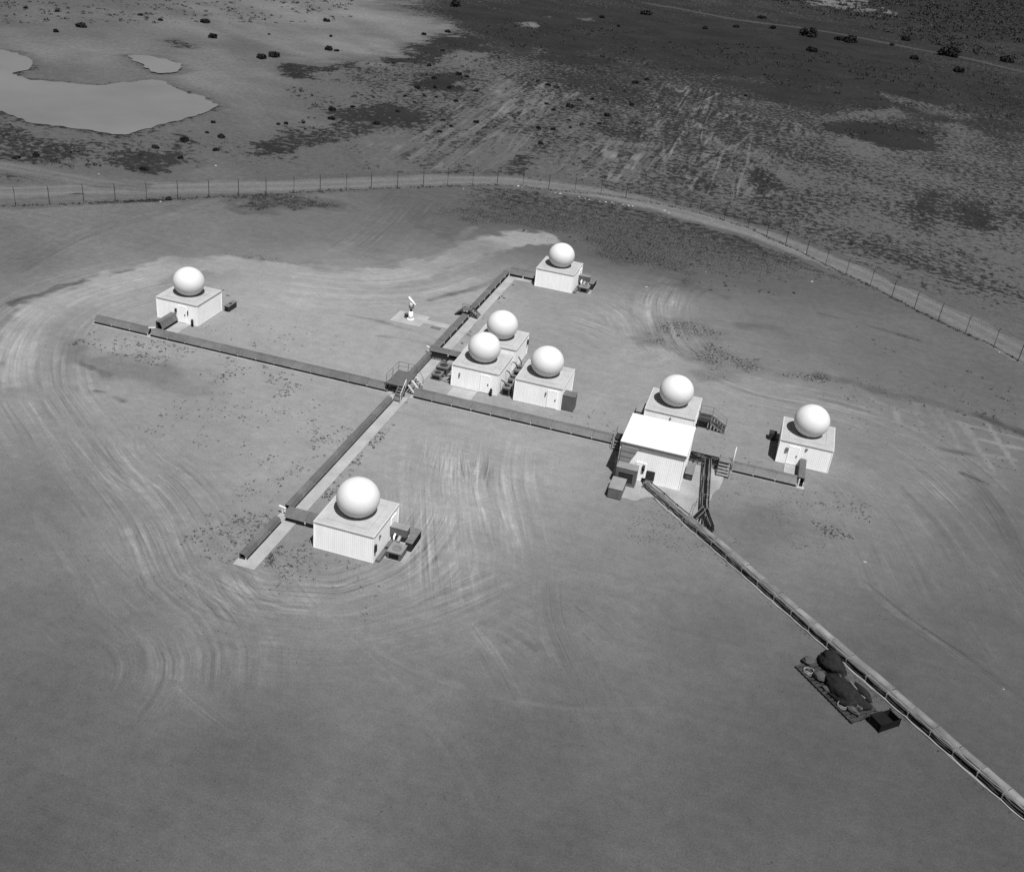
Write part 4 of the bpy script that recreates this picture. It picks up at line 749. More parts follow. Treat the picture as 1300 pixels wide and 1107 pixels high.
air_box(-2.5, -1.4, 0.5, 1.7, 0.7, 'dark air unit nearest the crossing left of the cluster', [[(-1.4, 1.0, 0.4), (-0.7, 1.0, 0.6), (-0.05, 1.1, 0.9)], [(-1.5, 0.8, 0.3), (-0.8, 0.6, 0.15), (-0.3, 0.5, 0.3), (-0.05, 0.5, 0.6)]], 'steel')
air_box(-2.6, -1.2, 2.2, 3.7, 0.85, 'larger grey air unit left of the cluster by the walkway', [[(-1.2, 2.8, 0.5), (-0.6, 2.8, 0.8), (-0.05, 2.8, 1.2)]])
air_box(5.75, 6.65, 0.6, 1.9, 0.95, 'front air unit in the gap between the clustered huts', [[(5.45, 1.0, 1.6), (5.8, 1.0, 1.5), (6.1, 1.2, 0.95)], [(6.6, 1.5, 0.5), (6.95, 1.6, 0.8), (7.15, 1.6, 1.3), (7.3, 1.6, 1.5)]])
air_box(5.8, 6.7, 2.6, 4.0, 1.1, 'middle air unit in the gap between the clustered huts', [[(5.45, 3.0, 1.9), (5.8, 3.1, 1.7), (6.1, 3.2, 1.1)], [(6.0, 2.6, 0.8), (6.2, 2.2, 0.9), (6.3, 1.9, 0.7)]], 'steel')
air_box(5.75, 6.75, 5.0, 6.6, 1.2, 'rear air unit in the gap between the clustered huts', [[(5.45, 5.3, 2.0), (5.8, 5.4, 1.9), (6.1, 5.6, 1.2)], [(6.3, 6.6, 0.8), (6.0, 7.2, 1.4), (5.5, 7.8, 1.6)]], 'unit_top')
# pipework standing between the cluster huts
pr = thing('pipe_rack', 'pale and dark pipes rising between the clustered huts', 'pipes', (6.9, 3.0, 0))
for i, (x, y, zt, m) in enumerate(((6.9, 0.9, 1.9, 'pale_cable'), (7.05, 2.3, 2.2, 'dark'), (6.95, 3.2, 2.0, 'pale_cable'), (7.05, 4.3, 2.3, 'dark'), (6.9, 4.9, 1.8, 'steel'))):
    MB().tube([(x, y, 0.05), (x, y, zt), (x + 0.25, y + 0.1, zt + 0.05)], 0.07, 8).build('pipe', M[m], pr, smooth=True)
for z in (0.9, 1.6):
    MB().beam((6.98, 0.7, z), (6.98, 5.1, z), 0.06, 0.06).build('rail', M['steel'], pr)

# ---------------------------------------------------------------- cable troughs: covered runs with posts and an open dark front
BAY = 2.28
def trough(label, axis, a0, a1, low, sh, back, cab=True, post_mat='post', phase=0.0, group='covered cable troughs', skirt=True):
    """low, sh, back: (d, z) of the cover's lower edge, shoulder and back edge; d = y for axis x, x for axis y"""
    def P(a, d, z): return (a, d, z) if axis == 'x' else (d, a, z)
    r = thing('cable_trough', label, 'cable trough', P((a0 + a1) / 2, (low[0] + back[0]) / 2, 0), group)
    n = max(1, round(abs(a1 - a0) / BAY)); st = (a1 - a0) / n
    s = 1 if back[0] > low[0] else -1
    th = 0.025
    for i in range(n):
        g = 0.008; dz = random.uniform(-0.012, 0.012); dd = random.uniform(-0.012, 0.012)
        u0, u1 = a0 + st * i + g, a0 + st * (i + 1) - g
        prof = [(low[0] + dd, low[1] + dz), (sh[0] + dd, sh[1] + dz), (back[0], back[1] + dz), (back[0], 0.10), (back[0] - s * th, 0.10), (back[0] - s * th, back[1] - th + dz),
                (sh[0] + s * 0.012 + dd, sh[1] - th + dz), (low[0] + s * th + dd, low[1] + dz)]
        MB().extrude(prof, axis, u0, u1).build('cover_panel', M['cover'], r)
    for i in range(n + 1):
        a = a0 + st * i; a = min(max(a, a0 + 0.06), a1 - 0.06); d = low[0] + s * 0.05; b = MB()
        if axis == 'x': b.box(a - 0.05, a + 0.05, d - 0.03, d + 0.05, 0.05, low[1] + 0.04)
        else: b.box(d - 0.05, d + 0.03, a - 0.05, a + 0.05, 0.05, low[1] + 0.04)
        b.build('post', M[post_mat], r)
        b = MB()
        if axis == 'x': b.box(a - 0.03, a + 0.03, d + s * 0.06, back[0] - s * 0.04, low[1] * 0.6, low[1] * 0.6 + 0.05)
        else: b.box(min(d + s * 0.06, back[0] - s * 0.04), max(d + s * 0.06, back[0] - s * 0.04), a - 0.03, a + 0.03, low[1] * 0.6, low[1] * 0.6 + 0.05)
        b.build('bracket', M['dark'], r)
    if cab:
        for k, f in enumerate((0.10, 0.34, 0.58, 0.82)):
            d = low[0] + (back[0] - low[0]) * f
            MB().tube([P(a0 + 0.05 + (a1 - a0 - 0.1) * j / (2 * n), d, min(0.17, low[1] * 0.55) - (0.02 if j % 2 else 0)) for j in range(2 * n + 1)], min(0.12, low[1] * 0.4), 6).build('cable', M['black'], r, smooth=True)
    return r
C1lo, C1sh, C1bk = (-4.90, 0.30), (-4.42, 0.76), (-3.95, 0.79)
trough('grey covered cable trough at the extreme left beyond the far left hut', 'x', -42.1, -35.0, C1lo, C1sh, C1bk)
trough('long grey covered cable trough from the far left hut to the crossing', 'x', -34.75, -5.75, C1lo, C1sh, C1bk)
trough('grey covered cable trough in front of the clustered huts', 'x', -2.65, 19.55, (-4.84, 0.31), (-4.34, 0.82), (-3.80, 0.85))
trough('grey covered cable trough in front of the far right hut', 'x', 31.95, 38.55, (-4.66, 0.32), (-4.15, 0.84), (-3.65, 0.88))
C2lo, C2sh, C2bk = (-4.20, 0.24), (-4.40, 0.58), (-4.85, 0.61)
trough('short grey covered cable trough at the lower end of the walkway', 'y', -38.0, -31.9, C2lo, C2sh, C2bk)
trough('long grey covered cable trough from the lowest hut up to the crossing', 'y', -30.0, -6.6, C2lo, C2sh, C2bk)
trough('short covered cable trough just above the crossing platform', 'y', -0.9, 5.9, (-4.30, 0.22), (-4.52, 0.66), (-4.95, 0.70))
trough('covered cable trough between the cluster and the walkway stile', 'y', 7.4, 18.9, (-4.24, 0.50), (-4.46, 0.62), (-5.1, 0.66), phase=0)
trough('covered cable trough leading up to the farthest hut', 'y', 20.9, 37.2, (-4.24, 0.54), (-4.44, 0.64), (-5.0, 0.68))
trough('grey trough arm joining the lowest hut to the walkway trough', 'x', -4.15, -0.2, (-31.55, 0.42), (-31.2, 0.92), (-30.55, 0.96))
trough('grey trough arm joining the farthest hut to the walkway trough', 'x', -4.2, 0.02, (36.45, 0.42), (37.1, 0.90), (37.85, 0.93))
trough('grey trough arm joining the cluster to the walkway trough', 'x', -5.0, -0.15, (6.25, 0.62), (6.5, 0.92), (7.1, 0.95))
trough('grey trough arm joining the far left hut to the long trough', 'y', -3.1, 0.10, (-34.22, 0.36), (-34.55, 1.15), (-35.1, 1.18))
ra = trough('grey trough arm joining the far right hut to its trough', 'y', -4.35, -0.22, (39.2, 0.62), (39.12, 1.08), (38.5, 1.10))
MB().box(38.6, 38.72, -4.6, -4.48, 0.05, 1.0).build('post', M['post'], ra)
ca = thing('cable_tray', 'open dark cable tray between the tall building and the stile', 'cable tray', (29.0, -4.2, 0))
for d in (-4.95, -3.35):
    MB().beam((27.6, d, 0.62), (30.45, d, 0.62), 0.05, 0.14).build('side_rail', M['dark'], ca)
for i in range(7):
    x = 27.75 + i * 0.45
    MB().box(x - 0.03, x + 0.03, -4.92, -3.38, 0.55, 0.60).build('rung', M['dark'], ca)
for i in range(5):
    y = -4.7 + i * 0.3
    MB().tube([(27.55 + 0.29 * j, y + 0.05 * math.sin(j * 0.9 + i), 0.66 + 0.02 * math.sin(j + i)) for j in range(11)], 0.055, 6).build('cable', M['black'], ca, smooth=True)
for x in (28.0, 30.2):
    for y in (-4.9, -3.4):
        MB().box(x - 0.04, x + 0.04, y - 0.04, y + 0.04, 0.04, 0.56).build('leg', M['dark'], ca)

# cross-over troughs beside the walkway, dark frames at the cluster arm
fr = thing('cable_tray', 'dark open cable frame crossing the walkway left of the cluster', 'cable frame', (-4.0, 6.0, 0))
for y in (5.35, 6.05):
    MB().beam((-5.0, y, 0.42), (-2.3, y, 0.42), 0.08, 0.16).build('side_rail', M['dark'], fr)
for x in (-4.8, -3.9, -3.0, -2.4):
    MB().box(x - 0.04, x + 0.04, 5.39, 6.01, 0.36, 0.42).build('rung', M['dark'], fr)
for i in range(3):
    MB().tube([(-5.0, 5.5 + i * 0.18, 0.47), (-3.6, 5.52 + i * 0.18, 0.45), (-2.3, 5.5 + i * 0.18, 0.47)], 0.05, 6).build('cable', M['black'], fr, smooth=True)
for x in (-4.9, -2.4):
    for y in (5.35, 6.05): MB().box(x - 0.04, x + 0.04, y - 0.04, y + 0.04, 0.05, 0.34).build('leg', M['dark'], fr)

# ---------------------------------------------------------------- stairs, stiles and the crossing platform
def flight(parent, p0, p1, width_axis, w0, w1, n, mat='steel', tmat='steel', depth=0.24):
    """treads from p0 (bottom) to p1 (top): (a, z); width_axis 'x': a runs along y, 'y': a runs along x"""
    for i in range(n):
        t = (i + 0.5) / n; a = p0[0] + (p1[0] - p0[0]) * t; z = p0[1] + (p1[1] - p0[1]) * (i + 1) / (n + 1)
        b = MB()
        if width_axis == 'x': b.box(w0, w1, a - depth / 2, a + depth / 2, z - 0.04, z)
        else: b.box(a - depth / 2, a + depth / 2, w0, w1, z - 0.04, z)
        b.build('tread', M[tmat], parent)
    for w_ in (w0 - 0.04, w1 + 0.04):
        P = (lambda a, z: (w_, a, z)) if width_axis == 'x' else (lambda a, z: (a, w_, z))
        MB().beam(P(p0[0], p0[1] + 0.02), P(p1[0], p1[1] - 0.05), 0.05, 0.18).build('stringer', M[mat], parent)
def rail(parent, pts, posts, r=0.028, mat='steel', mid=None):
    MB().tube(pts, r, 6).build('handrail', M[mat], parent)
    if mid: MB().tube([(x, y, z - mid) for x, y, z in pts], r * 0.8, 6).build('mid_rail', M[mat], parent)
    for x, y, z0, z1 in posts: MB().tube([(x, y, z0), (x, y, z1)], r, 6).build('rail_post', M[mat], parent)

pf = thing('crossing_platform', 'railed steel platform with ladders over the crossing of the troughs', 'platform', (-4.6, -3.0, 0))
deck = MB().box(-5.75, -3.55, -4.95, -1.35, 1.16, 1.22).build('deck', M['unit'], pf)
for x in (-5.7, -3.6):
    MB().beam((x, -4.95, 1.08), (x, -1.35, 1.08), 0.07, 0.14).build('deck_beam', M['dark'], pf)
for y in (-4.9, -3.1, -1.4):
    MB().beam((-5.66, y, 1.06), (-3.64, y, 1.06), 0.07, 0.12).build('deck_beam', M['dark'], pf)
for x in (-5.7, -3.6):
    for y in (-4.9, -1.4): MB().box(x - 0.05, x + 0.05, y - 0.05, y + 0.05, 0.04, 1.0).build('leg', M['dark'], pf)
MB().beam((-5.7, -4.9, 0.15), (-5.7, -1.4, 0.95), 0.05, 0.05).beam((-5.7, -1.4, 0.15), (-5.7, -4.9, 0.95), 0.05, 0.05).build('brace', M['post'], pf)
MB().beam((-5.7, -4.9, 0.15), (-3.6, -4.9, 0.95), 0.05, 0.05).build('brace', M['dark'], pf)
rail(pf, [(-5.72, -4.9, 2.25), (-5.72, -1.38, 2.25), (-3.58, -1.38, 2.25)], [(-5.72, -4.9, 1.22, 2.25), (-5.72, -3.1, 1.22, 2.25), (-5.72, -1.38, 1.22, 2.25), (-4.6, -1.38, 1.22, 2.25), (-3.58, -1.38, 1.22, 2.25)], 0.035, 'steel', 0.5)
flight(pf, (-6.55, 0.07), (-4.98, 1.22), 'x', -4.22, -3.5, 5, 'steel', 'steel', 0.22)
rail(pf, [(-3.44, -6.5, 1.0), (-3.44, -4.95, 2.15)], [(-3.44, -6.45, 0.1, 1.0), (-3.44, -5.0, 1.2, 2.12)], 0.03, 'post')
flight(pf, (-2.55, 0.05), (-3.5, 1.2), 'y', -4.1, -3.1, 4, 'post', 'steel', 0.22)
flight(pf, (-2.5, 0.05), (-3.5, 1.2), 'y', -2.9, -1.9, 4, 'post', 'steel', 0.22)
rail(pf, [(-2.75, -1.45, 0.95), (-3.5, -1.45, 1.95)], [(-2.75, -1.45, 0.05, 0.95)], 0.03, 'steel')

st = thing('stile', 'stepped stile over the trough beside the white pole', 'stile', (31.15, -4.2, 0))
flight(st, (-6.1, 0.03), (-4.95, 1.12), 'x', 30.58, 31.76, 4, 'dark', 'unit_top', 0.30)
MB().box(30.54, 31.80, -4.95, -3.55, 1.06, 1.12).build('top_step', M['unit'], st)
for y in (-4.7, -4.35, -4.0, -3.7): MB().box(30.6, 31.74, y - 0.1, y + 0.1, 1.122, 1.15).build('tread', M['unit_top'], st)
flight(st, (-2.4, 0.03), (-3.55, 1.12), 'x', 30.58, 31.76, 4, 'dark', 'unit', 0.30)
for x in (30.6, 31.74):
    for y in (-4.85, -3.65): MB().box(x - 0.04, x + 0.04, y - 0.04, y + 0.04, 0.03, 1.06).build('leg', M['dark'], st)
po = thing('pole', 'thin white upright pole at the right of the stile', 'pole', (31.93, -4.42, 0))
MB().tube([(31.93, -4.42, 0.0), (31.93, -4.42, 2.85)], 0.05, 10, 0.035).build('shaft', M['post'], po, smooth=True)
MB().tube([(31.93, -4.42, 0.0), (31.93, -4.42, 0.12)], 0.11, 10).build('base', M['concrete'], po)

s2 = thing('stile', 'dark stepped stile over the walkway trough below the farthest hut', 'stile', (-4.4, 19.9, 0))
flight(s2, (-3.2, 0.07), (-4.25, 0.98), 'y', 19.35, 20.55, 4, 'dark', 'steel', 0.26)
MB().box(-5.3, -4.25, 19.3, 20.6, 0.93, 0.98).build('top_step', M['unit'], s2)
flight(s2, (-6.3, 0.02), (-5.3, 0.98), 'y', 19.35, 20.55, 4, 'dark', 'steel', 0.26)
for x in (-5.25, -4.3):
    for y in (19.35, 20.55): MB().box(x - 0.04, x + 0.04, y - 0.04, y + 0.04, 0.03, 0.93).build('leg', M['dark'], s2)
rail(s2, [(-5.3, 19.28, 1.75), (-4.3, 19.28, 1.75), (-3.4, 19.28, 1.0)], [(-5.3, 19.28, 0.95, 1.75), (-4.3, 19.28, 0.95, 1.75), (-3.4, 19.28, 0.1, 1.0)], 0.025, 'dark')

s3 = thing('portable_steps', 'movable steel steps with handrails at the side of the hut', 'steps', (28.6, 4.3, 0))
MB().box(27.25, 28.65, 3.35, 5.2, 0.94, 1.0).build('landing', M['dark'], s3)
flight(s3, (30.35, 0.02), (28.65, 1.0), 'y', 3.4, 5.15, 5, 'steel', 'dark', 0.24)
for x in (27.35, 28.55):
    for y in (3.42, 5.12): MB().box(x - 0.04, x + 0.04, y - 0.04, y + 0.04, 0.0, 0.94).build('leg', M['dark'], s3)
for y in (3.33, 5.22):
    rail(s3, [(27.3, y, 1.95), (28.65, y, 1.95), (30.3, y, 0.95)], [(27.3, y, 1.0, 1.95), (28.65, y, 0.95, 1.95), (30.3, y, 0.05, 0.95)], 0.028, 'steel', 0.45)
s4 = thing('stile', 'small dark stile where the trough meets the tall building', 'stile', (20.2, -4.3, 0))
flight(s4, (-5.75, 0.03), (-4.9, 0.95), 'x', 19.75, 20.75, 3, 'steel', 'steel', 0.26)
MB().box(19.7, 20.8, -4.9, -3.6, 0.90, 0.95).build('top_step', M['dark'], s4)
flight(s4, (-2.6, 0.03), (-3.6, 0.95), 'x', 19.75, 20.75, 3, 'steel', 'steel', 0.26)
for x in (19.75, 20.75):
    for y in (-4.85, -3.65): MB().box(x - 0.04, x + 0.04, y - 0.04, y + 0.04, 0.03, 0.9).build('leg', M['dark'], s4)
rail(s4, [(19.68, -5.7, 0.9), (19.68, -4.9, 1.7), (19.68, -3.6, 1.7)], [(19.68, -5.7, 0.05, 0.9), (19.68, -4.9, 0.95, 1.7), (19.68, -3.6, 0.95, 1.7)], 0.03, 'steel')

# white junction hardware where arms meet the troughs
def junction(x, y, label, ang=0.0):
    r = thing('junction_post', label, 'post', (x, y, 0))
    MB().box(x - 0.06, x + 0.06, y - 0.06, y + 0.06, 0.0, 0.80).build('upright', M['post'], r)
    MB().beam((x - 0.38 * math.cos(ang), y - 0.38 * math.sin(ang), 0.83), (x + 0.38 * math.cos(ang), y + 0.38 * math.sin(ang), 0.83), 0.16, 0.06).build('cross_arm', M['post'], r)
junction(-34.9, -4.15, 'white post where the far left arm meets the long trough', 0.6)
junction(-4.7, -30.75, 'white post where the lowest hut arm meets the walkway trough', 2.9)
junction(-5.15, 6.7, 'white post where the cluster arm meets the walkway trough', 2.6)

# raised tray from the right trough to the trunk, forking at its foot
ry = thing('cable_bridge', 'dark raised cable tray that forks where it meets the long trunk', 'cable tray', (29.9, -10, 0))
pA, pB = Vector((29.45, -4.6, 0.95)), Vector((30.38, -14.0, 0.95))
dv = (pB - pA).normalized(); nv = Vector((-dv.y, dv.x, 0))
for s_ in (-0.32, 0.32):
    MB().beam(pA + nv * s_, pB + nv * s_, 0.05, 0.16).build('side_rail', M['steel'], ry)
for i in range(20):
    c = pA + (pB - pA) * (i + 0.5) / 20
    MB().beam(c - nv * 0.30 - Vector((0, 0, 0.05)), c + nv * 0.30 - Vector((0, 0, 0.05)), 0.05, 0.04).build('rung', M['dark'], ry)
for i in range(5):
    o_ = -0.24 + i * 0.12
    MB().tube([pA + (pB - pA) * t / 12 + nv * (o_ + 0.02 * math.sin(t * 1.3 + i * 2)) + Vector((0, 0, 0.02)) for t in range(13)], 0.05, 6).build('cable', M['black' if i != 3 else 'steel'], ry, smooth=True)
for t in (0.03, 0.36, 0.68, 0.98):
    c = pA + (pB - pA) * t
    for s_ in (-0.32, 0.32):
        q = c + nv * s_; MB().box(q.x - 0.04, q.x + 0.04, q.y - 0.04, q.y + 0.04, 0.03, 0.88).build('leg', M['dark'], ry)
for tgt in (Vector((29.62, -16.0, 0.62)), Vector((31.4, -16.4, 0.55))):
    a = pB + Vector((0, -0.1, 0)); d2 = (tgt - a).normalized(); n2 = Vector((-d2.y, d2.x, 0)).normalized()
    for s_ in (-0.2, 0.2): MB().beam(a + n2 * s_, tgt + n2 * s_, 0.05, 0.14).build('fork_rail', M['steel'], ry)
    for i in range(3):
        o_ = (i - 1) * 0.11
        MB().tube([a + n2 * o_, (a + tgt) / 2 + n2 * o_ + Vector((0, 0, 0.02)), tgt + n2 * o_, tgt + n2 * o_ + d2 * 0.35 - Vector((0, 0, 0.25))], 0.05, 6).build('cable', M['black'], ry, smooth=True)
    MB().box(tgt.x - 0.05, tgt.x + 0.05, tgt.y - 0.05 + 0.3, tgt.y + 0.05 + 0.3, 0.0, 0.55).build('leg', M['dark'], ry)
for i in range(5):
    x = 30.0 + i * 0.22
    MB().tube([(30.3 + 0.04 * i, -14.1, 0.9), (x, -15.0, 0.55), (x + 0.1 * (i - 2), -15.9, 0.30), (x + 0.16 * (i - 2), -16.9, 0.35)], 0.05, 6).build('cable', M['black'], ry, smooth=True)
rail(ry, [(29.35, -14.9, 0.95), (29.45, -12.9, 0.95), (30.3, -11.9, 1.25)], [(29.35, -14.9, 0.0, 0.95), (29.45, -12.9, 0.0, 0.95)], 0.022, 'steel')

# ---------------------------------------------------------------- the long cable trunk
T0 = Vector((24.015, -11.847, 0)); Tu = Vector((0.7213, -0.6927, 0)).normalized(); Tn = Vector((-Tu.y, Tu.x, 0))   # Tn points to the far right side
tk = thing('cable_run', 'long cable trunk on brackets running off towards the lower right', 'cable trunk', (40, -27, 0))
TB = 2.1; NB = 29
def TP(t, nn, z): p = T0 + Tu * t + Tn * nn; return (p.x, p.y, z)
for i in range(NB + 1):
    t = i * TB
    MB().beam(TP(t, 0.12, 0.0), TP(t, 0.12, 0.55), 0.07, 0.07).build('bracket_post', M['steel'], tk)
    MB().beam(TP(t, 1.1, 0.0), TP(t, 1.1, 0.50), 0.07, 0.07).build('bracket_post', M['dark'], tk)
    MB().beam(TP(t, 0.02, 0.48), TP(t, 1.15, 0.48), 0.08, 0.06).build('bracket_arm', M['steel'], tk)
    MB().beam(TP(t + random.uniform(-0.15, 0.15), 0.12, 0.52), TP(t + random.uniform(-0.15, 0.15), 0.50, 0.62), 0.05, 0.04).build('bracket_strut', M['steel'], tk)
for i in range(NB):
    t0, t1 = i * TB, (i + 1) * TB
    if i >= 3:
        prof = []
        wv = 1.0 if i > 5 else 0.55 + 0.15 * (i - 3)
        for k in range(9):
            a = math.pi * (0.98 - 0.98 * k / 8); prof.append((0.82 - 0.36 * wv * math.cos(a) * -1 * -1, 0.47 + 0.27 * math.sin(a)))
        prof = [(0.82 + (d - 0.82) * 1.0, z) for d, z in prof]
        ns = 4; V = []; 
        jit = random.uniform(-0.10, 0.10); drop = random.uniform(-0.05, 0.03); wv *= random.uniform(0.85, 1.12)
        for j in range(ns + 1):
            tt = t0 + 0.02 + (t1 - t0 - 0.04) * j / ns; sag = drop - 0.03 * math.sin(math.pi * j / ns)
            V += [TP(tt, d + jit * (0.5 - j / ns), z + sag) for d, z in prof]
            V += [TP(tt, d + jit * (0.5 - j / ns), z + sag - 0.02) for d, z in prof[::-1]]
        m = 18; F = [(j * m + k, j * m + (k + 1) % m, (j + 1) * m + (k + 1) % m, (j + 1) * m + k) for j in range(ns) for k in range(m)]
        F += [tuple(range(m))[::-1], tuple(range(ns * m, ns * m + m))]
        MB().add(V, F).build('cover', M['duct'], tk, smooth=False)
npt = NB * 6
for k, (nn, z, sg, rad, m) in enumerate(((0.18, 0.50, 0.16, 0.06, 'cable'), (0.27, 0.51, 0.10, 0.045, 'steel'), (0.35, 0.53, 0.05, 0.05, 'duct'), (0.44, 0.52, 0.12, 0.05, 'cable'), (0.52, 0.54, 0.05, 0.06, 'steel'), (0.60, 0.55, 0.03, 0.05, 'duct'), (0.67, 0.54, 0.03, 0.045, 'cable'), (0.98, 0.52, 0.06, 0.05, 'black'))):
    MB().tube([TP(TB * NB * j / npt, nn + 0.035 * math.sin(j * 0.45 + k * 1.7) + 0.02 * math.sin(j * 1.9 + k), z - sg * math.sin(math.pi * (j % 6) / 6) * (0.55 + 0.45 * math.sin(j // 6 * 2.3 + k * 1.9))) for j in range(npt + 1)], rad, 6).build('cable', M[m], tk, smooth=True)
MB().tube([TP(TB * NB * j / npt, -0.04 + 0.05 * (1 - math.sin(math.pi * (j % 6) / 6)) * (0.4 + 0.6 * abs(math.sin(j // 6 * 1.3))), 0.05 + 0.06 * (1 - math.sin(math.pi * (j % 6) / 6)) * (0.4 + 0.6 * abs(math.sin(j // 6 * 1.3)))) for j in range(npt + 1)], 0.045, 6).build('low_cable', M['pale_cable'], tk, smooth=True)
MB().tube([TP(TB * NB * j / npt, -0.03 + 0.05 * math.sin(j * 0.21), 0.04) for j in range(npt + 1)], 0.03, 6).build('low_cable', M['pale_cable'], tk, smooth=True)
for nn in (0.3, 0.5, 0.8):
    MB().tube([(23.9, Y0 - 0.02, 0.3), (24.0, -11.2, 0.32), TP(0.15, nn, 0.5)], 0.06, 8).build('cable', M['cable'], tk, smooth=True)

# ---------------------------------------------------------------- telescope mount on its pad
tm = thing('telescope_mount', 'small white tracking telescope on a pedestal standing on the pad', 'telescope', (-10.65, 14.95, 0.07))
MB().tube([(-10.65, 14.95, 0.07), (-10.65, 14.95, 0.16)], 0.42, 20).build('base_plate', M['trim'], tm)
MB().tube([(-10.65, 14.95, 0.14), (-10.65, 14.95, 1.12)], 0.33, 20, 0.25).build('pedestal', M['trim'], tm, smooth=True)
MB().tube([(-10.65, 14.95, 1.10), (-10.65, 14.95, 1.6)], 0.15, 14, 0.12).build('neck', M['dark'], tm, smooth=True)
fk = MB().box(-10.95, -10.35, 14.85, 15.05, 1.55, 1.68).box(-10.95, -10.83, 14.85, 15.05, 1.68, 2.25).box(-10.47, -10.35, 14.85, 15.05, 1.68, 2.25).build('fork', M['steel'], tm)
MB().tube([(-10.10, 14.95, 2.05), (-11.05, 14.95, 2.98)], 0.13, 14).build('tube', M['trim'], tm, smooth=True)
MB().tube([(-10.22, 15.22, 2.0), (-10.85, 15.22, 2.62)], 0.08, 12).build('finder', M['trim'], tm, smooth=True)
MB().box(-10.85, -10.45, 14.8, 15.3, 1.95, 2.25).build('camera_box', M['post'], tm, bevel=0.02)
bx_ = thing('control_box', 'small dark control box beside the telescope pedestal', 'box', (-11.3, 15.2, 0.07))
MB().box(-11.5, -11.15, 15.0, 15.4, 0.07, 0.60).build('body', M['dark'], bx_, bevel=0.02)
MB().box(-11.52, -11.13, 14.98, 15.42, 0.60, 0.64).build('lid', M['steel'], bx_)
mt = MB().box(-7.6, -6.3, 13.75, 14.4, 0.0, 0.03).build('rubber_mat', M['unit'])
tag(mt, 'flat dark mat on the soil beside the telescope pad tail', 'mat')

# ---------------------------------------------------------------- the heap of dark tarpaulins on a timber sled
def lump(name, c, r, ang, mat, seed, parent=None, label=None, cat=None, group=None, amp=0.15):
    nu, nv = 64, 36; V = []; rs = np.random.default_rng(seed); ph = rs.random(12) * 6.28
    for j in range(nv + 1):
        t = math.pi * j / nv
        for i in range(nu):
            p = 2 * math.pi * i / nu
            k = 1 + amp * (0.5 * math.sin(3 * p + ph[0] + 2 * math.sin(2 * t + ph[5])) - 0.9 * (1 - abs(math.sin(2.5 * p + 1.7 * t + ph[7]))) ** 5 - 0.8 * (1 - abs(math.sin(3.5 * t + 1.3 * p + ph[8]))) ** 5 + 0.35 * math.sin(5 * p + 3 * t + ph[1]) + 0.3 * math.sin(7 * t + 2 * p + ph[2]) + 0.10 * math.sin(11 * p - 4 * t + ph[3] + 2 * math.sin(3 * t)) + 0.04 * math.sin(17 * p + 9 * t + ph[4]) + 0.02 * math.sin(23 * p - 13 * t + ph[6])) * math.sin(t)
            x, y, z = r[0] * k * math.sin(t) * math.cos(p), r[1] * k * math.sin(t) * math.sin(p), r[2] * (math.cos(t) if math.cos(t) > 0 else 0.35 * math.cos(t)) * (0.7 + 0.3 * k)
            V.append((c[0] + x * math.cos(ang) - y * math.sin(ang), c[1] + x * math.sin(ang) + y * math.cos(ang), c[2] + z))
    F = [(j * nu + i, (j + 1) * nu + i, (j + 1) * nu + (i + 1) % nu, j * nu + (i + 1) % nu) for j in range(nv) for i in range(nu)]
    o = MB().add(V, F).build(name, M[mat], parent, smooth=True)
    if label: tag(o, label, cat, group)
    return o
ta = math.atan2(Tu.y, Tu.x)
sl = thing('timber_sled', 'long low timber sled lying beside the cable trunk', 'sled', (42.6, -34.2, 0))
Su = Vector((4.35, -4.72, 0)).normalized(); Sn = Vector((-Su.y, Su.x, 0)); S0 = Vector((40.0, -32.75, 0))
for nn in (0.06, 0.95, 1.85, 2.7):
    MB().beam(S0 + Sn * nn + Vector((0, 0, 0.08)), S0 + Su * 6.4 + Sn * nn + Vector((0, 0, 0.08)), 0.12, 0.16).build('runner', M['timber'], sl)
for i in range(17):
    c = S0 + Su * (0.12 + i * 0.385); dz = random.uniform(-0.01, 0.01)
    MB().beam(c - Sn * 0.05 + Vector((0, 0, 0.18 + dz)), c + Sn * (2.78 + random.uniform(-0.1, 0.1)) + Vector((0, 0, 0.18 + dz)), 0.27, 0.035).build('plank', M['timber'], sl)
lump('tarpaulin_bundle', (43.55, -34.75, 0.38), (1.85, 0.92, 1.0), ta - 0.02, 'tarp', 3, None, 'largest dark tarpaulin bundle at the middle of the sled', 'tarpaulin', 'tarpaulin bundles on the sled')
lump('tarpaulin_bundle', (42.7, -31.8, 0.38), (1.5, 0.82, 0.95), ta - 0.25, 'tarp', 8, None, 'dark tarpaulin bundle at the upper end beside the trunk', 'tarpaulin', 'tarpaulin bundles on the sled')
lump('tarpaulin_bundle', (45.15, -35.35, 0.28), (0.6, 0.42, 0.40), ta + 0.1, 'tarp', 12, None, 'flat dark tarpaulin bundle at the lower end of the sled', 'tarpaulin', 'tarpaulin bundles on the sled')
lump('tarpaulin_bundle', (44.95, -33.75, 0.22), (1.15, 0.36, 0.38), ta - 0.05, 'tarp', 61, None, 'low dark tarpaulin roll between the largest bundle and the trunk', 'tarpaulin', 'tarpaulin bundles on the sled')
lump('canvas_sack', (41.85, -33.55, 0.42), (0.58, 0.42, 0.42), ta + 0.3, 'sack', 21, None, 'pale grey canvas sack beside the largest tarpaulin', 'sack')
lump('canvas_sack', (40.95, -32.0, 0.36), (0.5, 0.42, 0.34), ta + 0.5, 'sack', 25, None, 'grey canvas sack at the upper corner of the sled', 'sack')
lump('canvas_sack', (42.5, -34.75, 0.32), (0.6, 0.2, 0.2), ta + 0.1, 'sack', 71, None, 'short grey canvas roll at the middle of the sled edge', 'sack')
